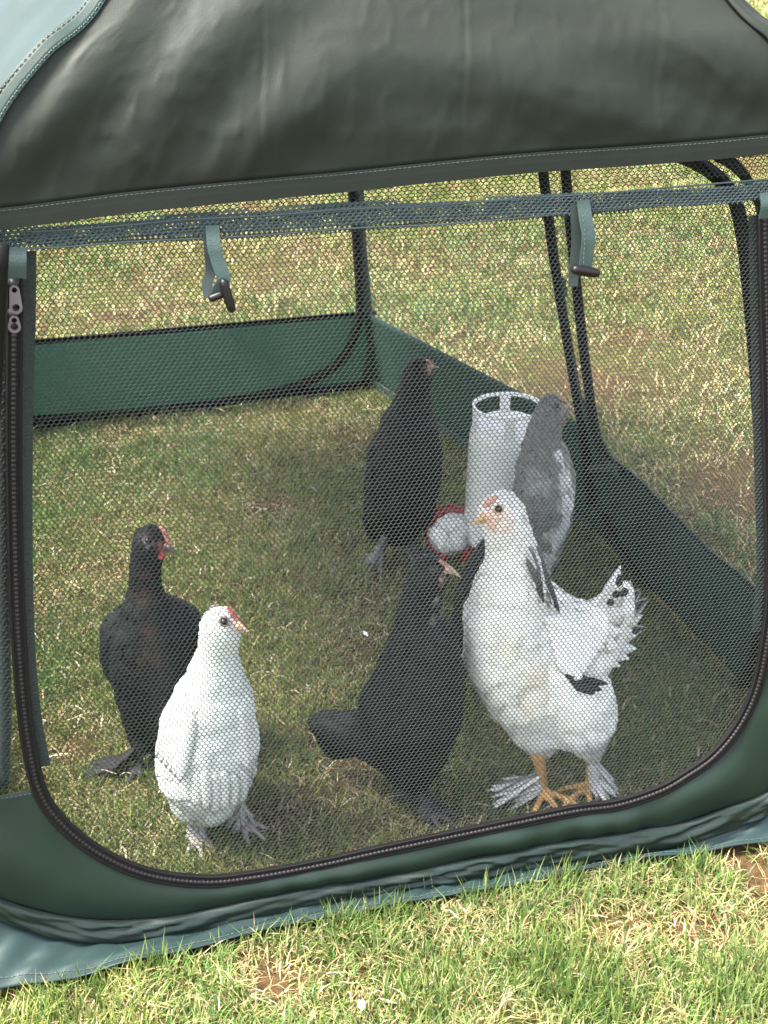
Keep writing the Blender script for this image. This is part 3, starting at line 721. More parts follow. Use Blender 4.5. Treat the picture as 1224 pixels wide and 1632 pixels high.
        Lf = np.clip(rl[ii]*0.52, 0.010, 0.030)*szs[ii]*fscale
        pw = ar/Lf**2*(wt > 0.9); pw /= pw.sum()
        k = RNG.choice(len(T), nfeather, p=pw); bc = RNG.dirichlet((1, 1, 1), nfeather)
        P = (P3[k]*bc[:, :, None]).sum(1); Nn = nr[k]
        fl = np.array([(t[1]-t[0])/(np.linalg.norm(t[1]-t[0])+1e-9) for t in s.tor])[ii[k]]
        fl = fl+np.array([0, 0, -0.35]); fl = fl-(fl*Nn).sum(1)[:, None]*Nn; fl /= np.linalg.norm(fl, axis=1)[:, None]+1e-9
        sd_ = np.cross(fl, Nn); jit = RNG.normal(0, 0.16, nfeather)[:, None]; fl = fl+sd_*jit; fl /= np.linalg.norm(fl, axis=1)[:, None]; sd_ = np.cross(fl, Nn)
        L = (Lf[k]*RNG.uniform(0.8, 1.25, nfeather))[:, None]; W = L*RNG.uniform(0.24, 0.32, nfeather)[:, None]
        lf = L*RNG.uniform(0.05, 0.15, nfeather)[:, None]*lift
        P = P-fl*L*0.35
        row = lambda t, wv, hz: (P+fl*L*t-sd_*W*wv+Nn*hz, P+fl*L*t+Nn*(hz+W*0.20*wv), P+fl*L*t+sd_*W*wv+Nn*hz)
        vs = [P-Nn*0.001]+list(row(0.4, 0.85, lf*0.45))+list(row(0.78, 1.0, lf*0.9))+[P+fl*L+Nn*lf]
        VV = np.stack(vs, 1).reshape(-1, 3); b0 = np.arange(nfeather)*8
        FF = [(0, 2, 1), (0, 3, 2), (1, 2, 5), (1, 5, 4), (2, 3, 6), (2, 6, 5), (4, 5, 7), (5, 6, 7)]
        FF = np.concatenate([np.stack([b0+i for i in f], -1) for f in FF])
        FC = paint(P+fl*L*0.5, np.tile(np.array(base, float), (nfeather, 1)))*RNG.uniform(1-var, 1+var, nfeather)[:, None]
        me2 = mesh_np('plumage', VV, FF, True, col=np.repeat(FC, 8, 0)); po = link('plumage', me2, M['feather']); adopt(s.root, po); po['kind'] = 'stuff'
        s.bvh = s.bvh0
        return s
    def hit(s, px, py):
        d = Vector(ray(px, py)).normalized(); r = s.bvh0.ray_cast(Vector(CC), d)
        return None if r[0] is None else (np.array(r[0]), np.array(r[1]))
    def eye(s, px, py, r=0.0036, rim=None, back=None):
        h_ = s.hit(px, py)
        if h_ is None: return
        for side in (0, 1):
            p, nn = h_
            if side:      # the other eye, mirrored through the head's middle
                if back is None: continue
                c = s.pt(*back); ax = (p-c); ax -= np.array([0, 0, ax[2]]); p = p-2*ax*np.array([1, 1, 0]); nn = -nn*np.array([1, 1, -1])
            bm = bmesh.new(); bmesh.ops.create_uvsphere(bm, u_segments=14, v_segments=10, radius=r, matrix=Matrix.Translation(Vector(p+nn*r*0.15)))
            me = bpy.data.meshes.new('eye'); bm.to_mesh(me); bm.free(); me.polygons.foreach_set('use_smooth', [True]*len(me.polygons)); o = link('eye', me, M['eye']); adopt(s.root, o)
            if rim:
                t = Vector(nn).to_track_quat('Z', 'Y').to_matrix(); V = []
                for i in range(18):
                    for j in range(6):
                        a = 2*math.pi*i/18; b = 2*math.pi*j/6; rr = r*1.18+r*0.34*math.cos(b); V.append(np.array(t @ Vector((rr*math.cos(a), rr*math.sin(a), r*0.34*math.sin(b))))+p+nn*r*0.25)
                F = [(i*6+j, ((i+1) % 18)*6+j, ((i+1) % 18)*6+(j+1) % 6, i*6+(j+1) % 6) for i in range(18) for j in range(6)]
                o2 = link('eyelid', mesh_np('eyelid', np.array(V), F, True, col=np.tile(rim, (len(V), 1))), M['skin']); o2.parent = o
    def beak(s, base, tip, rpx, colr, doff=(0, 0), tipcol=None):
        a = s.pt(*base, doff[0]); b = s.pt(*tip, doff[1]); R_ = s.rad(a, rpx); d = b-a; L = np.linalg.norm(d); d /= L
        sd_ = np.cross(d, [0, 0, 1.0]); sd_ /= np.linalg.norm(sd_); u = np.cross(sd_, d)
        if u[2] < 0: u = -u
        for nm, hi, lo, ln, dz in (('upper_beak', 1.0, 0.1, 1.0, 0.0), ('lower_beak', 0.05, 0.62, 0.82, -0.12)):
            V = []; n = 9; k = 10
            for i in range(n):
                t = i/(n-1); r = R_*(1-t**1.5)*0.98+R_*0.03; c = a+d*L*ln*t+u*(dz*R_-(0.55*R_*t*t if hi > .5 else -0.05*R_))
                for j in range(k):
                    an = 2*math.pi*j/k; y = math.sin(an); V.append(c+sd_*r*0.72*math.cos(an)+u*r*y*(hi if y > 0 else lo))
            F = [(i*k+j, i*k+(j+1) % k, (i+1)*k+(j+1) % k, (i+1)*k+j) for i in range(n-1) for j in range(k)]+[tuple(range(k))[::-1], tuple((n-1)*k+j for j in range(k))]
            cc = np.array([np.array(colr)*(1-i/(n-1))+np.array(tipcol or colr)*(i/(n-1)) for i in range(n) for j in range(k)])
            o = link(nm, mesh_np(nm, np.array(V), F, True, col=cc), M['beak']); adopt(s.root, o)
    def lump(s, name, pts, colr, doff=0.0):
        """small fleshy part (comb, wattle): chain of ellipsoid blobs, pts = (px, py, rpx)"""
        bm = bmesh.new()
        pr = [(s.pt(x, y, doff), r) for x, y, r in pts]; pr = [(p, s.rad(p, r)) for p, r in pr]
        for p, r in pr: ball(bm, p, r, 2)
        for (p, r), (q, r2) in zip(pr, pr[1:]): cone_between(bm, p, q, r, r2, 10)
        me = bpy.data.meshes.new('t'); bm.to_mesh(me); bm.free(); o = bpy.data.objects.new('t', me); COL.objects.link(o)
        md = o.modifiers.new('r', 'REMESH'); md.mode = 'VOXEL'; md.voxel_size = 0.0011
        m2 = bpy.data.meshes.new_from_object(o.evaluated_get(bpy.context.evaluated_depsgraph_get())); bpy.data.objects.remove(o)
        V = np.array([v.co for v in m2.vertices]); F = [tuple(p.vertices) for p in m2.polygons]
        C = np.array(colr)*(0.8+0.4*vnoise(V[:, :2]+V[:, 2:3], 260, 4))[:, None]
        o = link(name, mesh_np(name, V, F, True, col=C), M['skin']); adopt(s.root, o)
    def quill(s, name, a, b, wid, colr, tipcol=None, bend=0.0, nrm=None, tipw=0.35, curl=0.25, edge=None, point=False):
        """one long feather from a to b (world points): curved vane with a raised shaft"""
        a = np.array(a, float); b = np.array(b, float); d = b-a; L = np.linalg.norm(d); d /= L
        nn = -FW if nrm is None else np.array(nrm, float); nn = nn-nn@d*d; nn /= np.linalg.norm(nn); sd_ = np.cross(d, nn)
        n = 12; V = []; C = []; tc = np.array(tipcol if tipcol is not None else colr)
        for i in range(n):
            t = i/(n-1); wv = wid/2*min(1, (t*5+0.15))*((1 if t < 0.45 else max(0.02, 1-((t-0.45)/0.55)**1.5)) if point else (1 if t < 0.62 else math.sqrt(max(0, 1-((t-0.62)/0.385)**2))))
            c = a+d*L*t+nn*bend*L*math.sin(t*math.pi/2)*t
            for j, sx in enumerate((-1, -0.5, 0, 0.5, 1)):
                V.append(c+sd_*wv*sx*(1+0.08*random.uniform(-1, 1))-nn*abs(sx)**1.5*wv*curl+nn*(0.0006 if sx == 0 else 0))
                cc = np.array(colr)*(1-t)+tc*t; cc = cc*random.uniform(0.9, 1.08)
                if edge is not None and abs(sx) == 1: cc = np.array(edge)
                C.append(cc)
        o = link(name, mesh_np(name, np.array(V), grid_faces(n, 5), True, col=np.array(C)), M['feather']); adopt(s.root, o)
        md = o.modifiers.new('t', 'SOLIDIFY'); md.thickness = 0.0006
        return o
    def wing(s, p0, rows, wid, colr, tipcol=None, doff=0.0, edge=None, lift=0.004):
        """folded wing: long feathers laid on the flank; rows = [(px0,py0,px1,py1)] traced from shoulder to tip"""
        first = None
        for i, (x0, y0, x1, y1) in enumerate(rows):
            def onb(x, y, l):
                h_ = s.hit(x, y)
                return s.pt(x, y, doff) if h_ is None else h_[0]+h_[1]*l
            a, b = onb(x0, y0, lift*0.5), onb(x1, y1, lift)
            s.quill('wing_feather', a-FW*(0.001*i), b-FW*(0.001*i+0.002), s.rad(a, wid), colr, tipcol, bend=0.03, edge=edge)
    def foot_feathers(s, i, dirs, ln, wid, colr, tipcol=None, h0=0.03):
        f, hd = s.feet[i]
        for k, a in enumerate(dirs):
            a_ = math.radians(a); d = math.cos(a_)*HR+math.sin(a_)*HF; z0 = h0*(0.5+0.7*random.random())
            p = f+np.array([0, 0, z0]); L = ln*random.uniform(0.7, 1.1); q = f+d*L; q[2] = gz(q)[0]+random.uniform(0.004, 0.02)
            s.quill('foot_feather', p, q, wid*random.uniform(0.8, 1.2), colr, tipcol, bend=-0.08, nrm=(0, 0, 1), edge=None)

WH, CREAM, BLK, GREY = (0.70, 0.74, 0.71), (0.72, 0.68, 0.58), (0.0040, 0.0044, 0.0050), (0.17, 0.168, 0.162)
PINK, YEL, HORN, SLATE = (0.46, 0.16, 0.12), (0.58, 0.33, 0.12), (0.34, 0.26, 0.19), (0.24, 0.23, 0.23)

# 1 white pullet, front left
b1 = Bird((345, 1336), 'small plain white hen with grey feet, facing right, front left in the pen')
b1.chain([(347, 990, -0.01, 24), (352, 999, -0.012, 33), (347, 1036, -0.01, 32), (344, 1072, -0.006, 43), (341, 1115, 0.0, 60), (335, 1165, 0.008, 74), (328, 1215, 0.012, 78), (326, 1250, 0.012, 62), (330, 1268, 0.01, 34)])
b1.chain([(338, 1120, 0.01, 60), (322, 1165, 0.05, 66), (306, 1205, 0.085, 48), (290, 1220, 0.12, 26)])
b1.chain([(372, 1140, -0.005, 34), (378, 1195, -0.008, 33), (370, 1245, 0.0, 26)]); b1.chain([(290, 1150, 0.01, 34), (286, 1210, 0.02, 38), (296, 1250, 0.02, 28)])
b1.leg((312, 1258), (308, 1290), (315, 1336), -75, r0=22, r1=10, toe=0.036); b1.leg((372, 1250), (374, 1285), (384, 1318), -35, r0=22, r1=10, toe=0.038)
b1.patches = [(362, 992, 20, (0.56, 0.52, 0.50), 0.7), (378, 995, 17, (0.60, 0.36, 0.30), 0.8), (340, 1255, 40, (0.62, 0.60, 0.52), 1.0)]
b1.build(WH, (0.30, 0.27, 0.26), nfeather=3400, lift=0.55)
b1.wing(None, [(296+3*i, 1092+9*i, 256+7*i, 1205+7*i) for i in range(6)], 20, WH, (0.66, 0.66, 0.65)); b1.wing(None, [(388-3*i, 1105+8*i, 406-5*i, 1200+7*i) for i in range(4)], 18, WH, (0.66, 0.66, 0.65))
b1.wing(None, [(300+14*i, 1225+6*(i % 2), 302+13*i, 1286-abs(i-3)*5) for i in range(7)], 20, WH, (0.64, 0.63, 0.58), lift=0.006)
b1.eye(357, 991, 0.0044, rim=(0.24, 0.20, 0.19), back=(350, 996, -0.011)); b1.beak((378, 998), (398, 1005), 9, (0.66, 0.42, 0.26), (-0.022, -0.028), (0.45, 0.36, 0.28)); b1.lump('comb', [(364, 969, 4), (370, 975, 5), (376, 984, 4.5), (381, 991, 4)], PINK, -0.018)
b1.foot_feathers(0, range(0, 360, 24), 0.019, 0.008, (0.44, 0.44, 0.43), (0.34, 0.34, 0.34), 0.042); b1.foot_feathers(1, range(0, 360, 24), 0.022, 0.008, (0.44, 0.44, 0.43), (0.34, 0.34, 0.34), 0.042)

# 2 black pullet with brown breast, left
b2 = Bird((232, 1225), 'black hen with reddish brown throat and pink comb behind the small white hen')
b2.chain([(236, 852, 0.0, 18), (240, 864, 0.0, 29), (232, 895, 0.0, 25), (231, 935, 0.0, 26), (234, 968, 0.0, 38), (238, 1010, 0.005, 56), (240, 1055, 0.01, 62), (238, 1100, 0.012, 54), (232, 1140, 0.012, 38), (228, 1175, 0.012, 24)])
b2.chain([(236, 985, 0.02, 42), (208, 1010, 0.03, 46), (196, 1050, 0.05, 36), (206, 1090, 0.06, 26)]); b2.chain([(240, 985, 0.02, 44), (275, 1000, 0.035, 46), (284, 1050, 0.05, 36), (272, 1100, 0.05, 26)])
b2.chain([(240, 1040, 0.05, 52), (238, 1070, 0.10, 46), (236, 1080, 0.15, 26)])
b2.leg((222, 1165), (224, 1195), (222, 1225), -110, r0=16, r1=8, toe=0.028); b2.leg((248, 1160), (246, 1185), (248, 1212), -60, r0=16, r1=8, toe=0.028)
b2.patches = [(234, 950, 22, (0.030, 0.014, 0.010), 0.9), (236, 1000, 22, (0.026, 0.013, 0.010), 0.9), (240, 1045, 26, (0.022, 0.011, 0.009), 0.9), (230, 915, 16, (0.026, 0.012, 0.010), 0.9), (258, 872, 14, (0.22, 0.07, 0.055), 0.8), (236, 862, 11, (0.07, 0.07, 0.072), 0.9)]
b2.build(BLK, (0.035, 0.035, 0.036), nfeather=2600, var=0.55, lift=0.8)
b2.eye(236, 862, 0.0040, rim=None, back=(240, 864, 0.0)); b2.beak((262, 872), (284, 881), 9, (0.05, 0.045, 0.045), (-0.012, -0.018))
b2.lump('comb', [(256, 841, 3), (262, 848, 4), (267, 858, 4.5), (270, 868, 4), (264, 876, 3)], (0.40, 0.17, 0.14), -0.014); b2.lump('wattle', [(258, 880, 5), (256, 887, 6), (260, 884, 5)], (0.30, 0.06, 0.05), -0.014)
b2.foot_feathers(0, [168, 172, 176, 179, 182, 185, 188, 192, 197, 203], 0.072, 0.017, (0.010, 0.010, 0.011), (0.018, 0.018, 0.018), 0.03); b2.foot_feathers(1, [-20, 0, 20, 170, 190], 0.03, 0.007, (0.010, 0.010, 0.010))

# 3 black pullet, front centre
b3 = Bird((668, 1292), 'large black hen in the centre facing right, tail low on the left')
b3.chain([(680, 905, 0, 20), (684, 917, 0, 33), (672, 950, 0, 31), (668, 985, 0, 37), (674, 1020, 0, 50), (670, 1070, 0.005, 66), (655, 1125, 0.01, 76), (618, 1165, 0.02, 56), (575, 1168, 0.035, 38), (530, 1160, 0.05, 24), (508, 1158, 0.06, 15)])
b3.chain([(688, 1020, -0.005, 42), (694, 1080, -0.01, 46), (684, 1140, -0.01, 52), (668, 1195, 0.0, 46), (662, 1235, 0.0, 28)])
b3.chain([(640, 1140, 0.02, 50), (632, 1195, 0.02, 42), (640, 1230, 0.02, 26)])
b3.leg((640, 1222), (634, 1250), (645, 1272), 10, r0=20, r1=9, doffs=(0.02, 0.03)); b3.leg((664, 1228), (668, 1262), (684, 1298), -35, r0=20, r1=9)
b3.patches = [(703, 920, 9, (0.24, 0.15, 0.11), 0.9), (694, 955, 10, (0.30, 0.30, 0.29), 0.9), (703, 975, 10, (0.26, 0.26, 0.25), 0.9), (706, 905, 8, (0.22, 0.17, 0.14), 0.9), (690, 985, 10, (0.12, 0.12, 0.12), 0.9)]
b3.build(BLK, (0.045, 0.046, 0.050), nfeather=3000, var=0.55, lift=0.8)
b3.eye(691, 909, 0.0038, rim=(0.05, 0.05, 0.05), back=(685, 917, 0)); b3.beak((708, 907), (737, 917), 10, (0.42, 0.28, 0.20), (-0.008, -0.01), (0.40, 0.32, 0.24)); b3.lump('comb', [(702, 895, 3.5), (709, 899, 4), (714, 904, 3.5)], (0.42, 0.20, 0.15), -0.008)
for i in range(7): b3.quill('tail_feather', b3.pt(572, 1150+6*i, 0.03+0.004*i), b3.pt(493+4*i, 1150+8*i, 0.075), 0.030, BLK, (0.007, 0.007, 0.008), bend=0.05)
b3.wing(None, [(640, 1035+10*i, 580+6*i, 1128+13*i) for i in range(6)], 30, BLK, (0.0060, 0.0064, 0.0072))
b3.foot_feathers(0, range(0, 360, 24), 0.022, 0.008, (0.035, 0.036, 0.04)); b3.foot_feathers(1, range(0, 360, 24), 0.024, 0.008, (0.035, 0.036, 0.04))

# 4 black pullet at the back
b4 = Bird((632, 888), 'slim upright black hen at the back, left of the tall white drinker')
b4.chain([(664, 582, 0, 14), (668, 592, 0, 23), (660, 620, 0, 25), (657, 648, 0, 31), (652, 680, 0, 44), (646, 720, 0.005, 56), (642, 765, 0.01, 58), (638, 805, 0.015, 52), (634, 832, 0.015, 36)])
b4.chain([(646, 720, 0.02, 50), (622, 780, 0.04, 40), (604, 825, 0.06, 26), (596, 848, 0.065, 13)])
b4.leg((618, 835), (612, 860), (606, 896), -120, r0=14, r1=6, toe=0.048); b4.leg((652, 835), (650, 860), (652, 884), -40, r0=14, r1=6, toe=0.048)
b4.patches = [(682, 588, 10, (0.20, 0.13, 0.11), 0.8)]
b4.build((0.0050, 0.0054, 0.0060), (0.11, 0.11, 0.12), nfeather=2300, var=0.55, lift=0.8)
b4.eye(674, 587, 0.0038, rim=(0.07, 0.06, 0.06), back=(668, 592, 0)); b4.beak((682, 586), (700, 583), 7, (0.35, 0.22, 0.18), (-0.01, -0.012)); b4.lump('comb', [(680, 574, 2.5), (685, 576, 3), (689, 579, 2.5)], (0.40, 0.20, 0.17), -0.008)
b4.wing(None, [(630+4*i, 700+9*i, 588+8*i, 838-3*i) for i in range(6)], 22, (0.005, 0.0055, 0.006), (0.009, 0.009, 0.010))
b4.foot_feathers(0, range(120, 280, 30), 0.035, 0.010, (0.16, 0.16, 0.16)); b4.foot_feathers(1, range(-60, 100, 26), 0.05, 0.010, (0.08, 0.08, 0.085))

# 5 grey bird beside the drinker
b5 = Bird((862, 965), 'grey necked hen with pale wing standing against the white drinker')
b5.chain([(876, 645, 0, 18), (880, 655, 0, 26), (868, 682, 0, 26), (864, 712, 0, 31), (864, 745, 0, 40), (866, 785, 0.005, 47), (864, 825, 0.01, 46), (860, 865, 0.01, 38), (858, 900, 0.01, 28)])
b5.chain([(880, 720, 0.02, 24), (890, 760, 0.03, 27), (888, 800, 0.04, 26), (876, 850, 0.05, 22), (864, 900, 0.05, 14)])
b5.leg((850, 895), (850, 925), (852, 962), -90, r0=14, r1=6); b5.leg((872, 895), (873, 925), (876, 958), -60, r0=14, r1=6)
PALE = (0.60, 0.60, 0.59)
b5.patches = [(900, 760, 24, PALE, 0.5), (905, 800, 26, PALE, 0.5), (890, 725, 13, PALE, 0.6), (888, 850, 26, PALE, 0.6), (872, 890, 30, PALE, 0.6), (862, 912, 24, PALE, 0.6), (898, 652, 9, (0.42, 0.28, 0.24), 0.8), (885, 648, 10, (0.10, 0.10, 0.09), 0.9), (858, 770, 30, (0.34, 0.34, 0.335), 0.9)]
b5.build(GREY, SLATE, nfeather=2600, var=0.14)
b5.eye(887, 647, 0.0036, rim=(0.12, 0.11, 0.10), back=(880, 655, 0)); b5.beak((895, 650), (915, 647), 8, (0.42, 0.25, 0.20), (-0.008, -0.01), (0.30, 0.22, 0.18)); b5.lump('comb', [(893, 634, 2.5), (899, 638, 3), (903, 642, 2.5)], (0.45, 0.24, 0.2), -0.006)
b5.wing(None, [(888+2*i, 722+5*i, 900-5*i, 845+9*i) for i in range(5)], 16, PALE, (0.52, 0.52, 0.53))

# 6 white cockerel
b6 = Bird((898, 1262), 'big white young cockerel with yellow legs, orange beak and grey streaked neck', name='cockerel')
b6.chain([(802, 806, 0, 26), (800, 822, 0, 37), (812, 858, 0, 37), (818, 895, 0, 44), (815, 935, 0, 56), (808, 985, 0, 66), (815, 1040, 0.0, 74), (838, 1090, 0.0, 70), (858, 1140, 0.005, 54), (862, 1175, 0.01, 32)])
b6.chain([(830, 960, 0.02, 56), (868, 1015, 0.02, 74), (912, 1025, 0.02, 68), (950, 1005, 0.02, 48), (976, 975, 0.02, 34), (992, 945, 0.02, 20)])
b6.chain([(880, 1060, 0.0, 62), (915, 1110, -0.01, 60), (925, 1140, -0.01, 56), (935, 1172, -0.005, 34), (943, 1200, 0.0, 18)])
b6.leg((858, 1165), (858, 1205), (868, 1268), -70, r0=24, r1=12, toe=0.062, spread=1.3); b6.leg((935, 1170), (944, 1205), (938, 1258), -135, r0=24, r1=11, toe=0.055, spread=1.2)
b6.patches = [(782, 826, 22, (0.66, 0.40, 0.28), 0.7), (797, 822, 20, (0.68, 0.50, 0.40), 0.9), (806, 838, 20, (0.70, 0.58, 0.48), 0.9), (810, 1030, 44, (0.72, 0.68, 0.58), 1.0), (850, 1080, 44, (0.70, 0.64, 0.52), 1.0), (840, 1120, 36, (0.70, 0.65, 0.55), 1.0), (878, 1020, 8, (0.45, 0.36, 0.30), 0.8), (862, 925, 13, (0.34, 0.34, 0.34), 0.9), (872, 950, 12, (0.32, 0.32, 0.33), 0.9)]
b6.build((0.76, 0.755, 0.725), YEL, nfeather=3600, lift=0.9)
b6.eye(795, 812, 0.0046, rim=(0.55, 0.36, 0.26), back=(801, 818, 0)); b6.beak((778, 824), (749, 833), 13, (0.62, 0.33, 0.14), (-0.012, -0.015), (0.58, 0.40, 0.22)); b6.lump('comb', [(772, 806, 4), (777, 801, 5.5), (784, 797, 5), (790, 792, 4)], (0.62, 0.34, 0.27), -0.012)
for i in range(30):          # grey streaked hackle over the shoulder
    x0, y0 = 840+random.uniform(-6, 20), 868+random.uniform(0, 45); t = random.random()
    x1, y1 = 848+38*t+random.uniform(-4, 6), 938+34*t+random.uniform(-8, 8)
    a = b6.hit(x0, y0); e_ = b6.hit(x1, y1)
    a = b6.pt(x0, y0, -0.01) if a is None else a[0]+a[1]*0.003; e_ = b6.pt(x1, y1, -0.02) if e_ is None else e_[0]+e_[1]*0.005
    g_ = random.choice([(0.012, 0.012, 0.014), (0.03, 0.03, 0.03), (0.10, 0.10, 0.10), (0.6, 0.6, 0.58)])
    b6.quill('hackle_feather', a-FW*0.0003*i, e_-FW*0.0003*i, 0.0058, tuple(0.8*c+0.10 for c in g_), g_, bend=0.02, edge=None)
tl = [(962, 985, 988, 900, 0), (968, 985, 1004, 926, 0), (972, 990, 1022, 938, 1), (974, 1000, 1034, 952, 1), (972, 1008, 1024, 980, 0), (966, 1015, 1030, 1000, 1), (962, 1022, 1014, 1012, 0), (955, 1030, 1016, 1034, 0), (948, 1035, 1004, 1050, 0), (940, 1040, 990, 1062, 0), (958, 990, 994, 925, 0), (950, 1000, 1000, 975, 0), (945, 1010, 996, 1005, 0), (940, 1020, 990, 1032, 0)]
for i, (x0, y0, x1, y1, dk) in enumerate(tl):
    cA = (0.03, 0.032, 0.036) if dk else (0.70, 0.70, 0.69); cB = (0.012, 0.013, 0.016) if dk else (0.62, 0.62, 0.63)
    o_ = 0.035-0.006*(i if i < 10 else 10+(i-9)*1.2)
    b6.quill('tail_feather', b6.pt(x0, y0, 0.012), b6.pt(x1, y1, o_+0.01), 0.022 if i < 10 else 0.027, cA, cB, bend=0.06, edge=(0.6, 0.6, 0.6) if dk else (0.5, 0.5, 0.52), point=True)
for x0, y0, x1, y1 in ((985, 935, 990, 915), (990, 950, 1000, 938), (978, 952, 986, 942), (968, 962, 978, 958)): b6.quill('tail_fleck', b6.pt(x0, y0, -0.052), b6.pt(x1, y1, -0.055), 0.008, (0.02, 0.02, 0.022))
b6.wing(None, [(862+5*i, 985+13*i, 968-9*i, 1020+12*i) for i in range(6)], 26, (0.74, 0.735, 0.71), (0.68, 0.68, 0.68))
for x0, y0, x1, y1 in ((900, 1078, 955, 1092), (905, 1084, 948, 1100), (912, 1092, 940, 1103), (898, 1074, 930, 1082)): b6.wing(None, [(x0, y0, x1, y1)], 11, (0.012, 0.012, 0.014), (0.008, 0.008, 0.010), lift=0.012)
b6.foot_feathers(0, [152, 156, 160, 164, 168, 172, 176, 180, 184, 188, 193, 198, 204], 0.072, 0.0085, (0.72, 0.72, 0.70), (0.62, 0.62, 0.61), 0.03); b6.foot_feathers(0, [158, 166, 174, 183, 192, 200], 0.068, 0.005, (0.3, 0.3, 0.3), (0.06, 0.06, 0.065), 0.036); b6.foot_feathers(0, range(140, 216, 8), 0.055, 0.009, (0.66, 0.66, 0.65), (0.40, 0.40, 0.41), 0.018)
b6.foot_feathers(1, [-75, -66, -58, -50, -42, -34, -26, -18, -10, -2, 8, 18, 28, 38], 0.042, 0.009, (0.72, 0.72, 0.70), (0.62, 0.62, 0.61), 0.045); b6.foot_feathers(1, [-60, -40, -22, -5, 15], 0.042, 0.005, (0.3, 0.3, 0.3), (0.06, 0.06, 0.065), 0.05); b6.foot_feathers(1, range(-80, 60, 11), 0.032, 0.010, (0.72, 0.72, 0.70), (0.60, 0.60, 0.60), 0.065)

# 7 black bird mostly hidden behind the cockerel
b7 = Bird((802, 1100), 'black hen mostly hidden behind the white cockerel, only neck and breast showing')
b7.chain([(808, 836, 0, 16), (806, 848, 0, 22), (790, 875, 0, 27), (776, 905, 0, 33), (768, 945, 0, 42), (772, 990, 0.005, 52), (785, 1025, 0.01, 50), (800, 1050, 0.01, 34)])
b7.chain([(785, 985, 0.02, 46), (830, 1010, 0.03, 44), (870, 1010, 0.04, 26), (900, 1000, 0.05, 14)])
b7.leg((792, 1045), (793, 1070), (796, 1104), -100, r0=14, r1=7); b7.leg((812, 1045), (814, 1070), (818, 1098), -60, r0=14, r1=7)
b7.build(BLK, (0.08, 0.08, 0.085), nfeather=1800, var=0.55, lift=0.8)
b7.eye(812, 843, 0.0036, back=(806, 848, 0)); b7.beak((822, 846), (842, 850), 8, (0.2, 0.15, 0.12), (-0.005, -0.006))

# ------------------------------------------------------------------ drinker and feeder
def lathe(name, prof, c, mat, root, k=40, squash=1.0, tilt=None):
    V = []
    for r_, z_ in prof:
        for j in range(k):
            a = 2*math.pi*j/k; V.append((r_*math.cos(a), r_*math.sin(a)*squash, z_))
    V = np.array(V)
    if tilt is not None: V = np.array([tilt @ Vector(v) for v in V])
    V = V+np.array(c)
    F = [(i*k+j, i*k+(j+1) % k, (i+1)*k+(j+1) % k, (i+1)*k+j) for i in range(len(prof)-1) for j in range(k)]
    o = link(name, mesh_np(name, V, F, True), M[mat]); adopt(root, o); return o
wg = gnd(800, 893)
sc = (wg-CC)@FW/FPX
dr = empty('poultry_drinker', (wg[0], wg[1], gz(wg)[0]), 'tall white plastic poultry drinker with carrying handle and red base', 'drinker')
RW = 62*sc; HW = 0.258
wg0 = np.array([wg[0], wg[1], 0.0])
lathe('tank', [(RW*1.0, 0.045), (RW*1.02, 0.052), (RW*1.01, 0.06), (RW*0.985, 0.12), (RW*0.95, 0.19), (RW*0.93, 0.222), (RW*0.90, 0.236), (RW*0.83, 0.246), (RW*0.70, 0.252), (RW*0.35, 0.2545), (0.0005, 0.255)], wg0, 'plastic', dr)
lathe('tray', [(0.0005, 0.006), (RW*1.06, 0.006), (RW*1.12, 0.012), (RW*1.16, 0.035), (RW*1.17, 0.038), (RW*1.14, 0.04), (RW*1.10, 0.035), (RW*1.05, 0.022), (RW*0.9, 0.020), (RW*0.86, 0.05), (0.0005, 0.05)], wg0, 'red', dr)
rh = RW*0.84; ang_ = np.linspace(0, 2*math.pi, 60)
pts = np.stack([wg0[0]+rh*np.cos(ang_), wg0[1]+rh*np.sin(ang_), np.full(60, 0.276)], -1)
V, F = sweep(pts, rect_prof(0.004, -0.0015, 0.004), np.array([0, 0, 1.0])); o = link('handle', mesh_np('handle', V, F, False), M['plastic']); adopt(dr, o); hnd = o
for a in (math.radians(198)-YAW, math.radians(270)-YAW, math.radians(-18)-YAW, math.radians(90)-YAW):
    base_ = wg0+np.array([rh*math.cos(a), rh*math.sin(a), 0]); P_ = np.array([base_+np.array([0, 0, z]) for z in (0.232, 0.245, 0.26, 0.2775)])
    V, F = sweep(P_, rect_prof(0.017, -0.0022, 0.0022), np.array([math.cos(a), math.sin(a), 0])); o = link('handle_post', mesh_np('handle_post', V, F, False), M['plastic']); o.parent = hnd
# small feeder cup, leaning, with red rim
fg = gnd(722, 893)
fe = empty('feeder_cup', (fg[0], fg[1], gz(fg)[0]), 'small dented white plastic cup tipped over with a red rim, left of the drinker', 'feeder')
sf = (fg-CC)@FW/FPX
axc = -0.80*HF-0.16*HR+np.array([0, 0, 0.42]); axc /= np.linalg.norm(axc)
tl_ = Vector(axc).to_track_quat('Z', 'Y').to_matrix(); c0 = np.array([fg[0], fg[1], 0.0])+np.array([0, 0, 36*sf])+HF*0.02
lathe('rim', [(24*sf, -0.006), (40*sf, -0.006), (43*sf, 0.0), (42*sf, 0.008), (36*sf, 0.010), (24*sf, 0.008), (24*sf, -0.006)], c0-HR*0.004+np.array([0, 0, 0.007]), 'red', fe, tilt=tl_)
o = lathe('cup', [(34*sf, 0.004), (35*sf, 0.01), (34.5*sf, 0.02), (33*sf, 0.03), (32*sf, 0.042), (31*sf, 0.052), (29*sf, 0.058), (24*sf, 0.061), (14*sf, 0.062), (0.0005, 0.0625)], c0, 'plastic', fe, k=44, tilt=tl_)
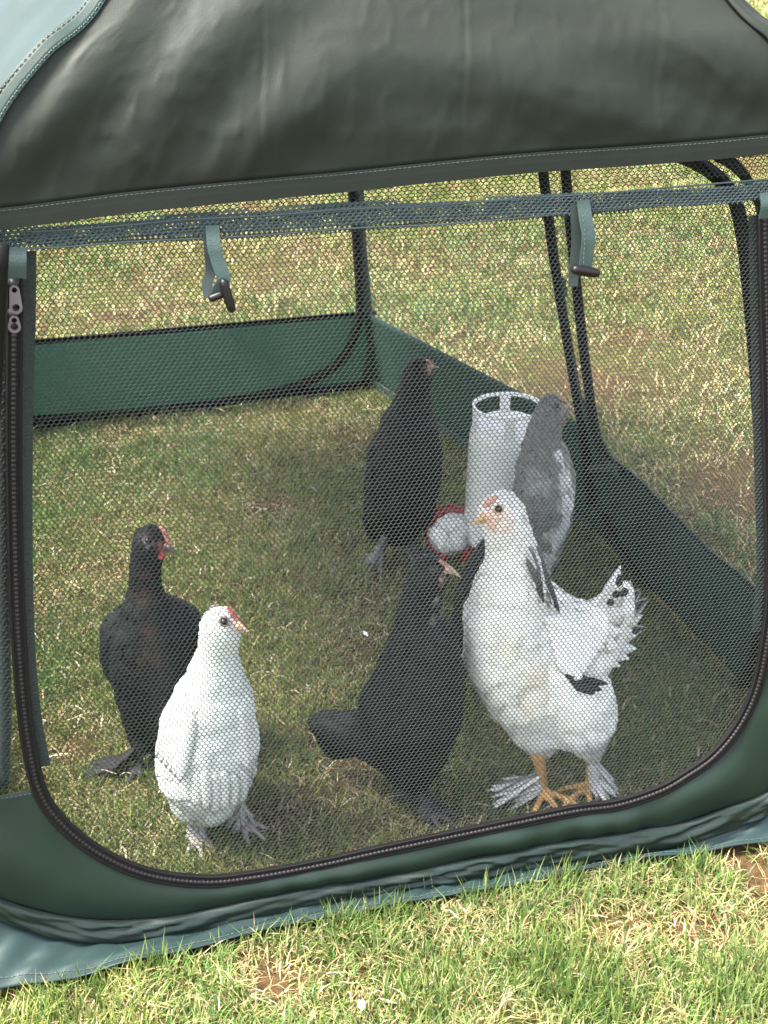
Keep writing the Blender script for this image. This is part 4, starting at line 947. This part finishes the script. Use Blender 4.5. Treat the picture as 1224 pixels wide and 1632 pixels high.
me = o.data; V = np.array([v.co for v in me.vertices]); q = V-c0; h_ = q@axc; rd = q-h_[:, None]*axc; nn = rd/(np.linalg.norm(rd, axis=1)[:, None]+1e-6)
th_ = np.arctan2(rd@np.cross(axc, HR), rd@HR); V += (nn+0.6*axc)*(0.012*(vnoise(np.stack([np.cos(th_)*2+h_*30, np.sin(th_)*2+np.linalg.norm(rd, axis=1)*40], -1), 1.2, 91)-0.5))[:, None]
me.vertices.foreach_set('co', V.astype(np.float32).ravel()); me.update()
P_ = np.array([gnd(700, 894, 0.004), gnd(705, 888, 0.012), gnd(712, 882, 0.022)]); V, F = sweep(P_, tube_prof(0.0065, 8), np.array([0, -1.0, 0.3])); o = link('peg_foot', mesh_np('peg_foot', V, F, True), M['red']); adopt(fe, o)

# ------------------------------------------------------------------ lawn grass
def blades(name, P, L, W, lean, C, label, cat):
    n = len(P); az = RNG.uniform(0, 2*math.pi, n); ax = np.stack([np.cos(az), np.sin(az), np.zeros(n)], -1)
    fa = az+math.pi/2+RNG.normal(0, 0.5, n); sd_ = np.stack([np.cos(fa), np.sin(fa), np.zeros(n)], -1)
    up = np.array([0, 0, 1.0])
    l1 = lean*0.55; l2 = np.clip(lean*1.35, 0, 1.55)
    p1 = P+(L*0.5)[:, None]*(ax*np.sin(l1)[:, None]+up*np.cos(l1)[:, None])
    p2 = p1+(L*0.5)[:, None]*(ax*np.sin(l2)[:, None]+up*np.cos(l2)[:, None])
    w_ = (W/2)[:, None]
    V = np.stack([P-sd_*w_, P+sd_*w_, p1-sd_*w_*0.85, p1+sd_*w_*0.85, p2], 1).reshape(-1, 3)
    k = np.arange(n)*5; F = np.concatenate([np.stack([k, k+1, k+3], -1), np.stack([k, k+3, k+2], -1), np.stack([k+2, k+3, k+4], -1)])
    o = link(name, mesh_np(name, V, F, True, col=np.repeat(C, 5, 0)), M['grass']); o['kind'] = 'stuff'; o['label'] = label; o['category'] = cat
    return o
GREENS = np.array([(0.085, 0.150, 0.030), (0.120, 0.190, 0.040), (0.170, 0.220, 0.055), (0.060, 0.115, 0.030), (0.20, 0.235, 0.075)])
STRAW = np.array([(0.38, 0.32, 0.15), (0.43, 0.37, 0.20), (0.32, 0.26, 0.12), (0.34, 0.33, 0.13), (0.30, 0.20, 0.11)])
BARE = [(gnd(x, y)[:2], r) for x, y, r in [(970, 1482, 0.045), (1100, 1475, 0.02), (430, 1562, 0.045), (880, 1540, 0.03), (1190, 1375, 0.02), (590, 1040, 0.06), (300, 1010, 0.04), (175, 905, 0.05), (470, 657, 0.10), (560, 700, 0.10), (200, 690, 0.06), (430, 800, 0.04), (640, 900, 0.06), (440, 1300, 0.05), (700, 1300, 0.05), (560, 1200, 0.05), (130, 1190, 0.04), (880, 590, 0.25), (1000, 580, 0.3), (400, 425, 0.3), (1170, 770, 0.15), (200, 470, 0.2)]]
skpoly = np.concatenate([ce_[::30, :2], [FRc[:2]+[0.1, 0.05], FLc[:2]+[-0.1, 0.05]]])
def scatter(n, x0, x1, y0, y1):
    return np.stack([RNG.uniform(x0, x1, n), RNG.uniform(y0, y1, n)], -1)
penpoly = np.array([FLc[:2], FRc[:2], MR[:2], BR[:2], BL[:2], ML[:2]])
wallsegs = [(penpoly[i], penpoly[(i+1) % 6]) for i in range(6)]
def prep(p, dens_scale, seed, keep_all=0.25):
    d = 0.55*vnoise(p, 4.5*dens_scale, seed)+0.45*vnoise(p, 17*dens_scale, seed+1)
    bare = np.zeros(len(p))
    for c, r in BARE:
        q = np.linalg.norm(p-c, axis=1)/r*(0.75+0.5*vnoise(p, 30, seed+7)); bare = np.maximum(bare, np.clip(1.3-q, 0, 1))
    return d, bare
def lawn(name, n, box, ln, wd, lean, straw, seed, dens_scale=1.0, where=None, cut=0.16, label='', dull=0.0):
    p = scatter(n, *box)
    if where is not None: p = p[where(p)]
    d, bare = prep(p, dens_scale, seed)
    keep = (RNG.random(len(p)) < np.clip((d-cut)*4+0.25, 0.12, 1))*(RNG.random(len(p)) > bare*0.88)
    p, d, bare = p[keep], d[keep], bare[keep]; n = len(p)
    tuft = vnoise(p, 22*dens_scale, seed+3)
    L = RNG.uniform(ln[0], ln[1], n)*(0.55+0.9*tuft); W = RNG.uniform(wd[0], wd[1], n)
    lean_ = np.clip(np.abs(RNG.normal(lean, 0.35, n)), 0.05, 1.45)
    st = RNG.random(n) < np.clip(straw+0.75*(0.55-d)+bare*0.6, 0.06, 0.92)
    C = GREENS[RNG.integers(0, 5, n)]*RNG.uniform(0.8, 1.25, n)[:, None]; C2 = STRAW[RNG.integers(0, 5, n)]*RNG.uniform(0.75, 1.2, n)[:, None]
    hue = vnoise(p, 3*dens_scale, seed+5)[:, None]; C = C*(0.85+0.3*hue)*np.where(hue > 0.5, [[1.12, 1.0, 0.9]], [[0.95, 1.03, 1.0]])
    C = np.where(st[:, None], C2, C); lean_ = np.where(st, np.clip(lean_+0.45, 0, 1.45), lean_); L = np.where(st, L*0.9, L)
    if dull: C = C*(1-dull)+C.mean(1, keepdims=True)*dull
    P3 = np.c_[p, gz(p)-0.001]
    return blades(name, P3, L, W, lean_, np.clip(C, 0, 1), label, 'grass')
in_pen = lambda p: inside(penpoly, p)
def off_fabric(p): return ~inside(skpoly, p) & ~inside(penpoly, p)
lawn('grass', 92000, (-0.35, 1.35, 0.85, 1.42), (0.016, 0.042), (0.0011, 0.0022), 0.74, 0.36, 101, where=off_fabric, label='bright sunlit grass and straw in front of the tent')
lawn('grass', 150000, (-0.15, 1.12, 1.36, 2.96), (0.012, 0.030), (0.0012, 0.0024), 0.85, 0.30, 201, where=in_pen, label='short trampled grass inside the pen')
lawn('grass', 95000, (-0.6, 2.6, 1.36, 4.6), (0.022, 0.048), (0.0026, 0.0050), 0.8, 0.42, 301, dens_scale=0.8, where=off_fabric, label='pale patchy grass close behind the tent')
lawn('grass', 75000, (-1.2, 6.5, 4.6, 10.5), (0.03, 0.06), (0.007, 0.013), 0.85, 0.42, 401, dens_scale=0.5, label='far grass at the top of the picture')
# tufts that stand up against the skirt and a few taller clumps
tp = []
for x, y, r, n in [(890, 1405, 0.022, 150), (760, 1425, 0.02, 90), (640, 1450, 0.02, 80), (450, 1470, 0.016, 50), (880, 1550, 0.05, 420), (1150, 1580, 0.05, 350), (700, 1600, 0.05, 250), (120, 1600, 0.04, 150), (250, 1540, 0.02, 60), (1100, 1395, 0.02, 60), (560, 1470, 0.03, 140), (960, 1600, 0.04, 300)]:
    c = gnd(x, y)[:2]; q = c+RNG.normal(0, r*0.6, (n, 2)); tp.append(q)
tp = np.concatenate(tp); tp = tp[off_fabric(tp)]; n = len(tp)
blades('grass', np.c_[tp, gz(tp)], RNG.uniform(0.025, 0.055, n), RNG.uniform(0.0014, 0.0026, n), np.clip(np.abs(RNG.normal(0.45, 0.25, n)), 0.05, 1.2), GREENS[RNG.integers(0, 5, n)]*RNG.uniform(0.8, 1.1, n)[:, None], 'taller green tufts growing up against the tent skirt', 'grass')
# dry stalks and clippings lying on the ground
def litter(name, n, box, where, label, l=(0.012, 0.038), w=(0.0006, 0.0013)):
    p = scatter(n, *box); p = p[where(p)]; n = len(p); az = RNG.uniform(0, 6.28, n); d = np.stack([np.cos(az), np.sin(az)], -1); L = RNG.uniform(*l, n)[:, None]
    z0 = gz(p)+RNG.uniform(0.004, 0.018, n); b = RNG.uniform(-0.3, 0.3, n)[:, None]; s = np.stack([-d[:, 1], d[:, 0]], -1); W = RNG.uniform(*w, n)[:, None]
    m_ = p+d*L/2+s*b*L*0.4; e_ = p+d*L; zz = lambda k: (z0+k)[:, None]
    V = np.stack([np.c_[p-s*W, zz(0)], np.c_[p+s*W, zz(0)], np.c_[m_-s*W, zz(0.004)], np.c_[m_+s*W, zz(0.004)], np.c_[e_, zz(RNG.uniform(-0.004, 0.006, n))]], 1).reshape(-1, 3)
    k = np.arange(n)*5; F = np.concatenate([np.stack([k, k+1, k+3], -1), np.stack([k, k+3, k+2], -1), np.stack([k+2, k+3, k+4], -1)])
    C = np.repeat(np.array([(0.52, 0.46, 0.30), (0.40, 0.32, 0.18), (0.50, 0.45, 0.32), (0.30, 0.19, 0.11)])[RNG.integers(0, 4, n)], 5, 0)
    o = link(name, mesh_np(name, V, F, True, col=C), M['grass']); o['kind'] = 'stuff'; o['label'] = label; o['category'] = 'straw'
litter('dry_straw', 1800, (-0.1, 1.1, 1.36, 2.96), in_pen, 'dry straw clippings scattered inside the pen')
litter('dry_straw', 700, (-0.35, 1.35, 0.9, 1.40), off_fabric, 'dry clippings scattered on the lawn in front', w=(0.0004, 0.0008))
# fallen white petals and bits of down
for x, y, lb in [(576, 1621, 'tiny white petal lying in the grass at the bottom edge'), (582, 1026, 'tiny white scrap of down on the pen floor near the black hen')]:
    c = gnd(x, y); r0 = 0.006; V = []; a0 = random.uniform(0, 6)
    for t in range(5):
        for j in range(-2, 3):
            w_ = math.sin(math.pi*(0.12+0.8*t/4)); V.append((c[0]+math.cos(a0)*r0*(t-2)*0.6-math.sin(a0)*j*w_*r0*0.3, c[1]+math.sin(a0)*r0*(t-2)*0.6+math.cos(a0)*j*w_*r0*0.3, 0.014+0.003*abs(j)*w_+0.002*(t-2)**2*0.3))
    o = link('petal', mesh_np('petal', np.array(V), grid_faces(5, 5), True), M['plastic']); o['category'] = 'petal'; o['label'] = lb
    md = o.modifiers.new('t', 'SOLIDIFY'); md.thickness = 0.0006
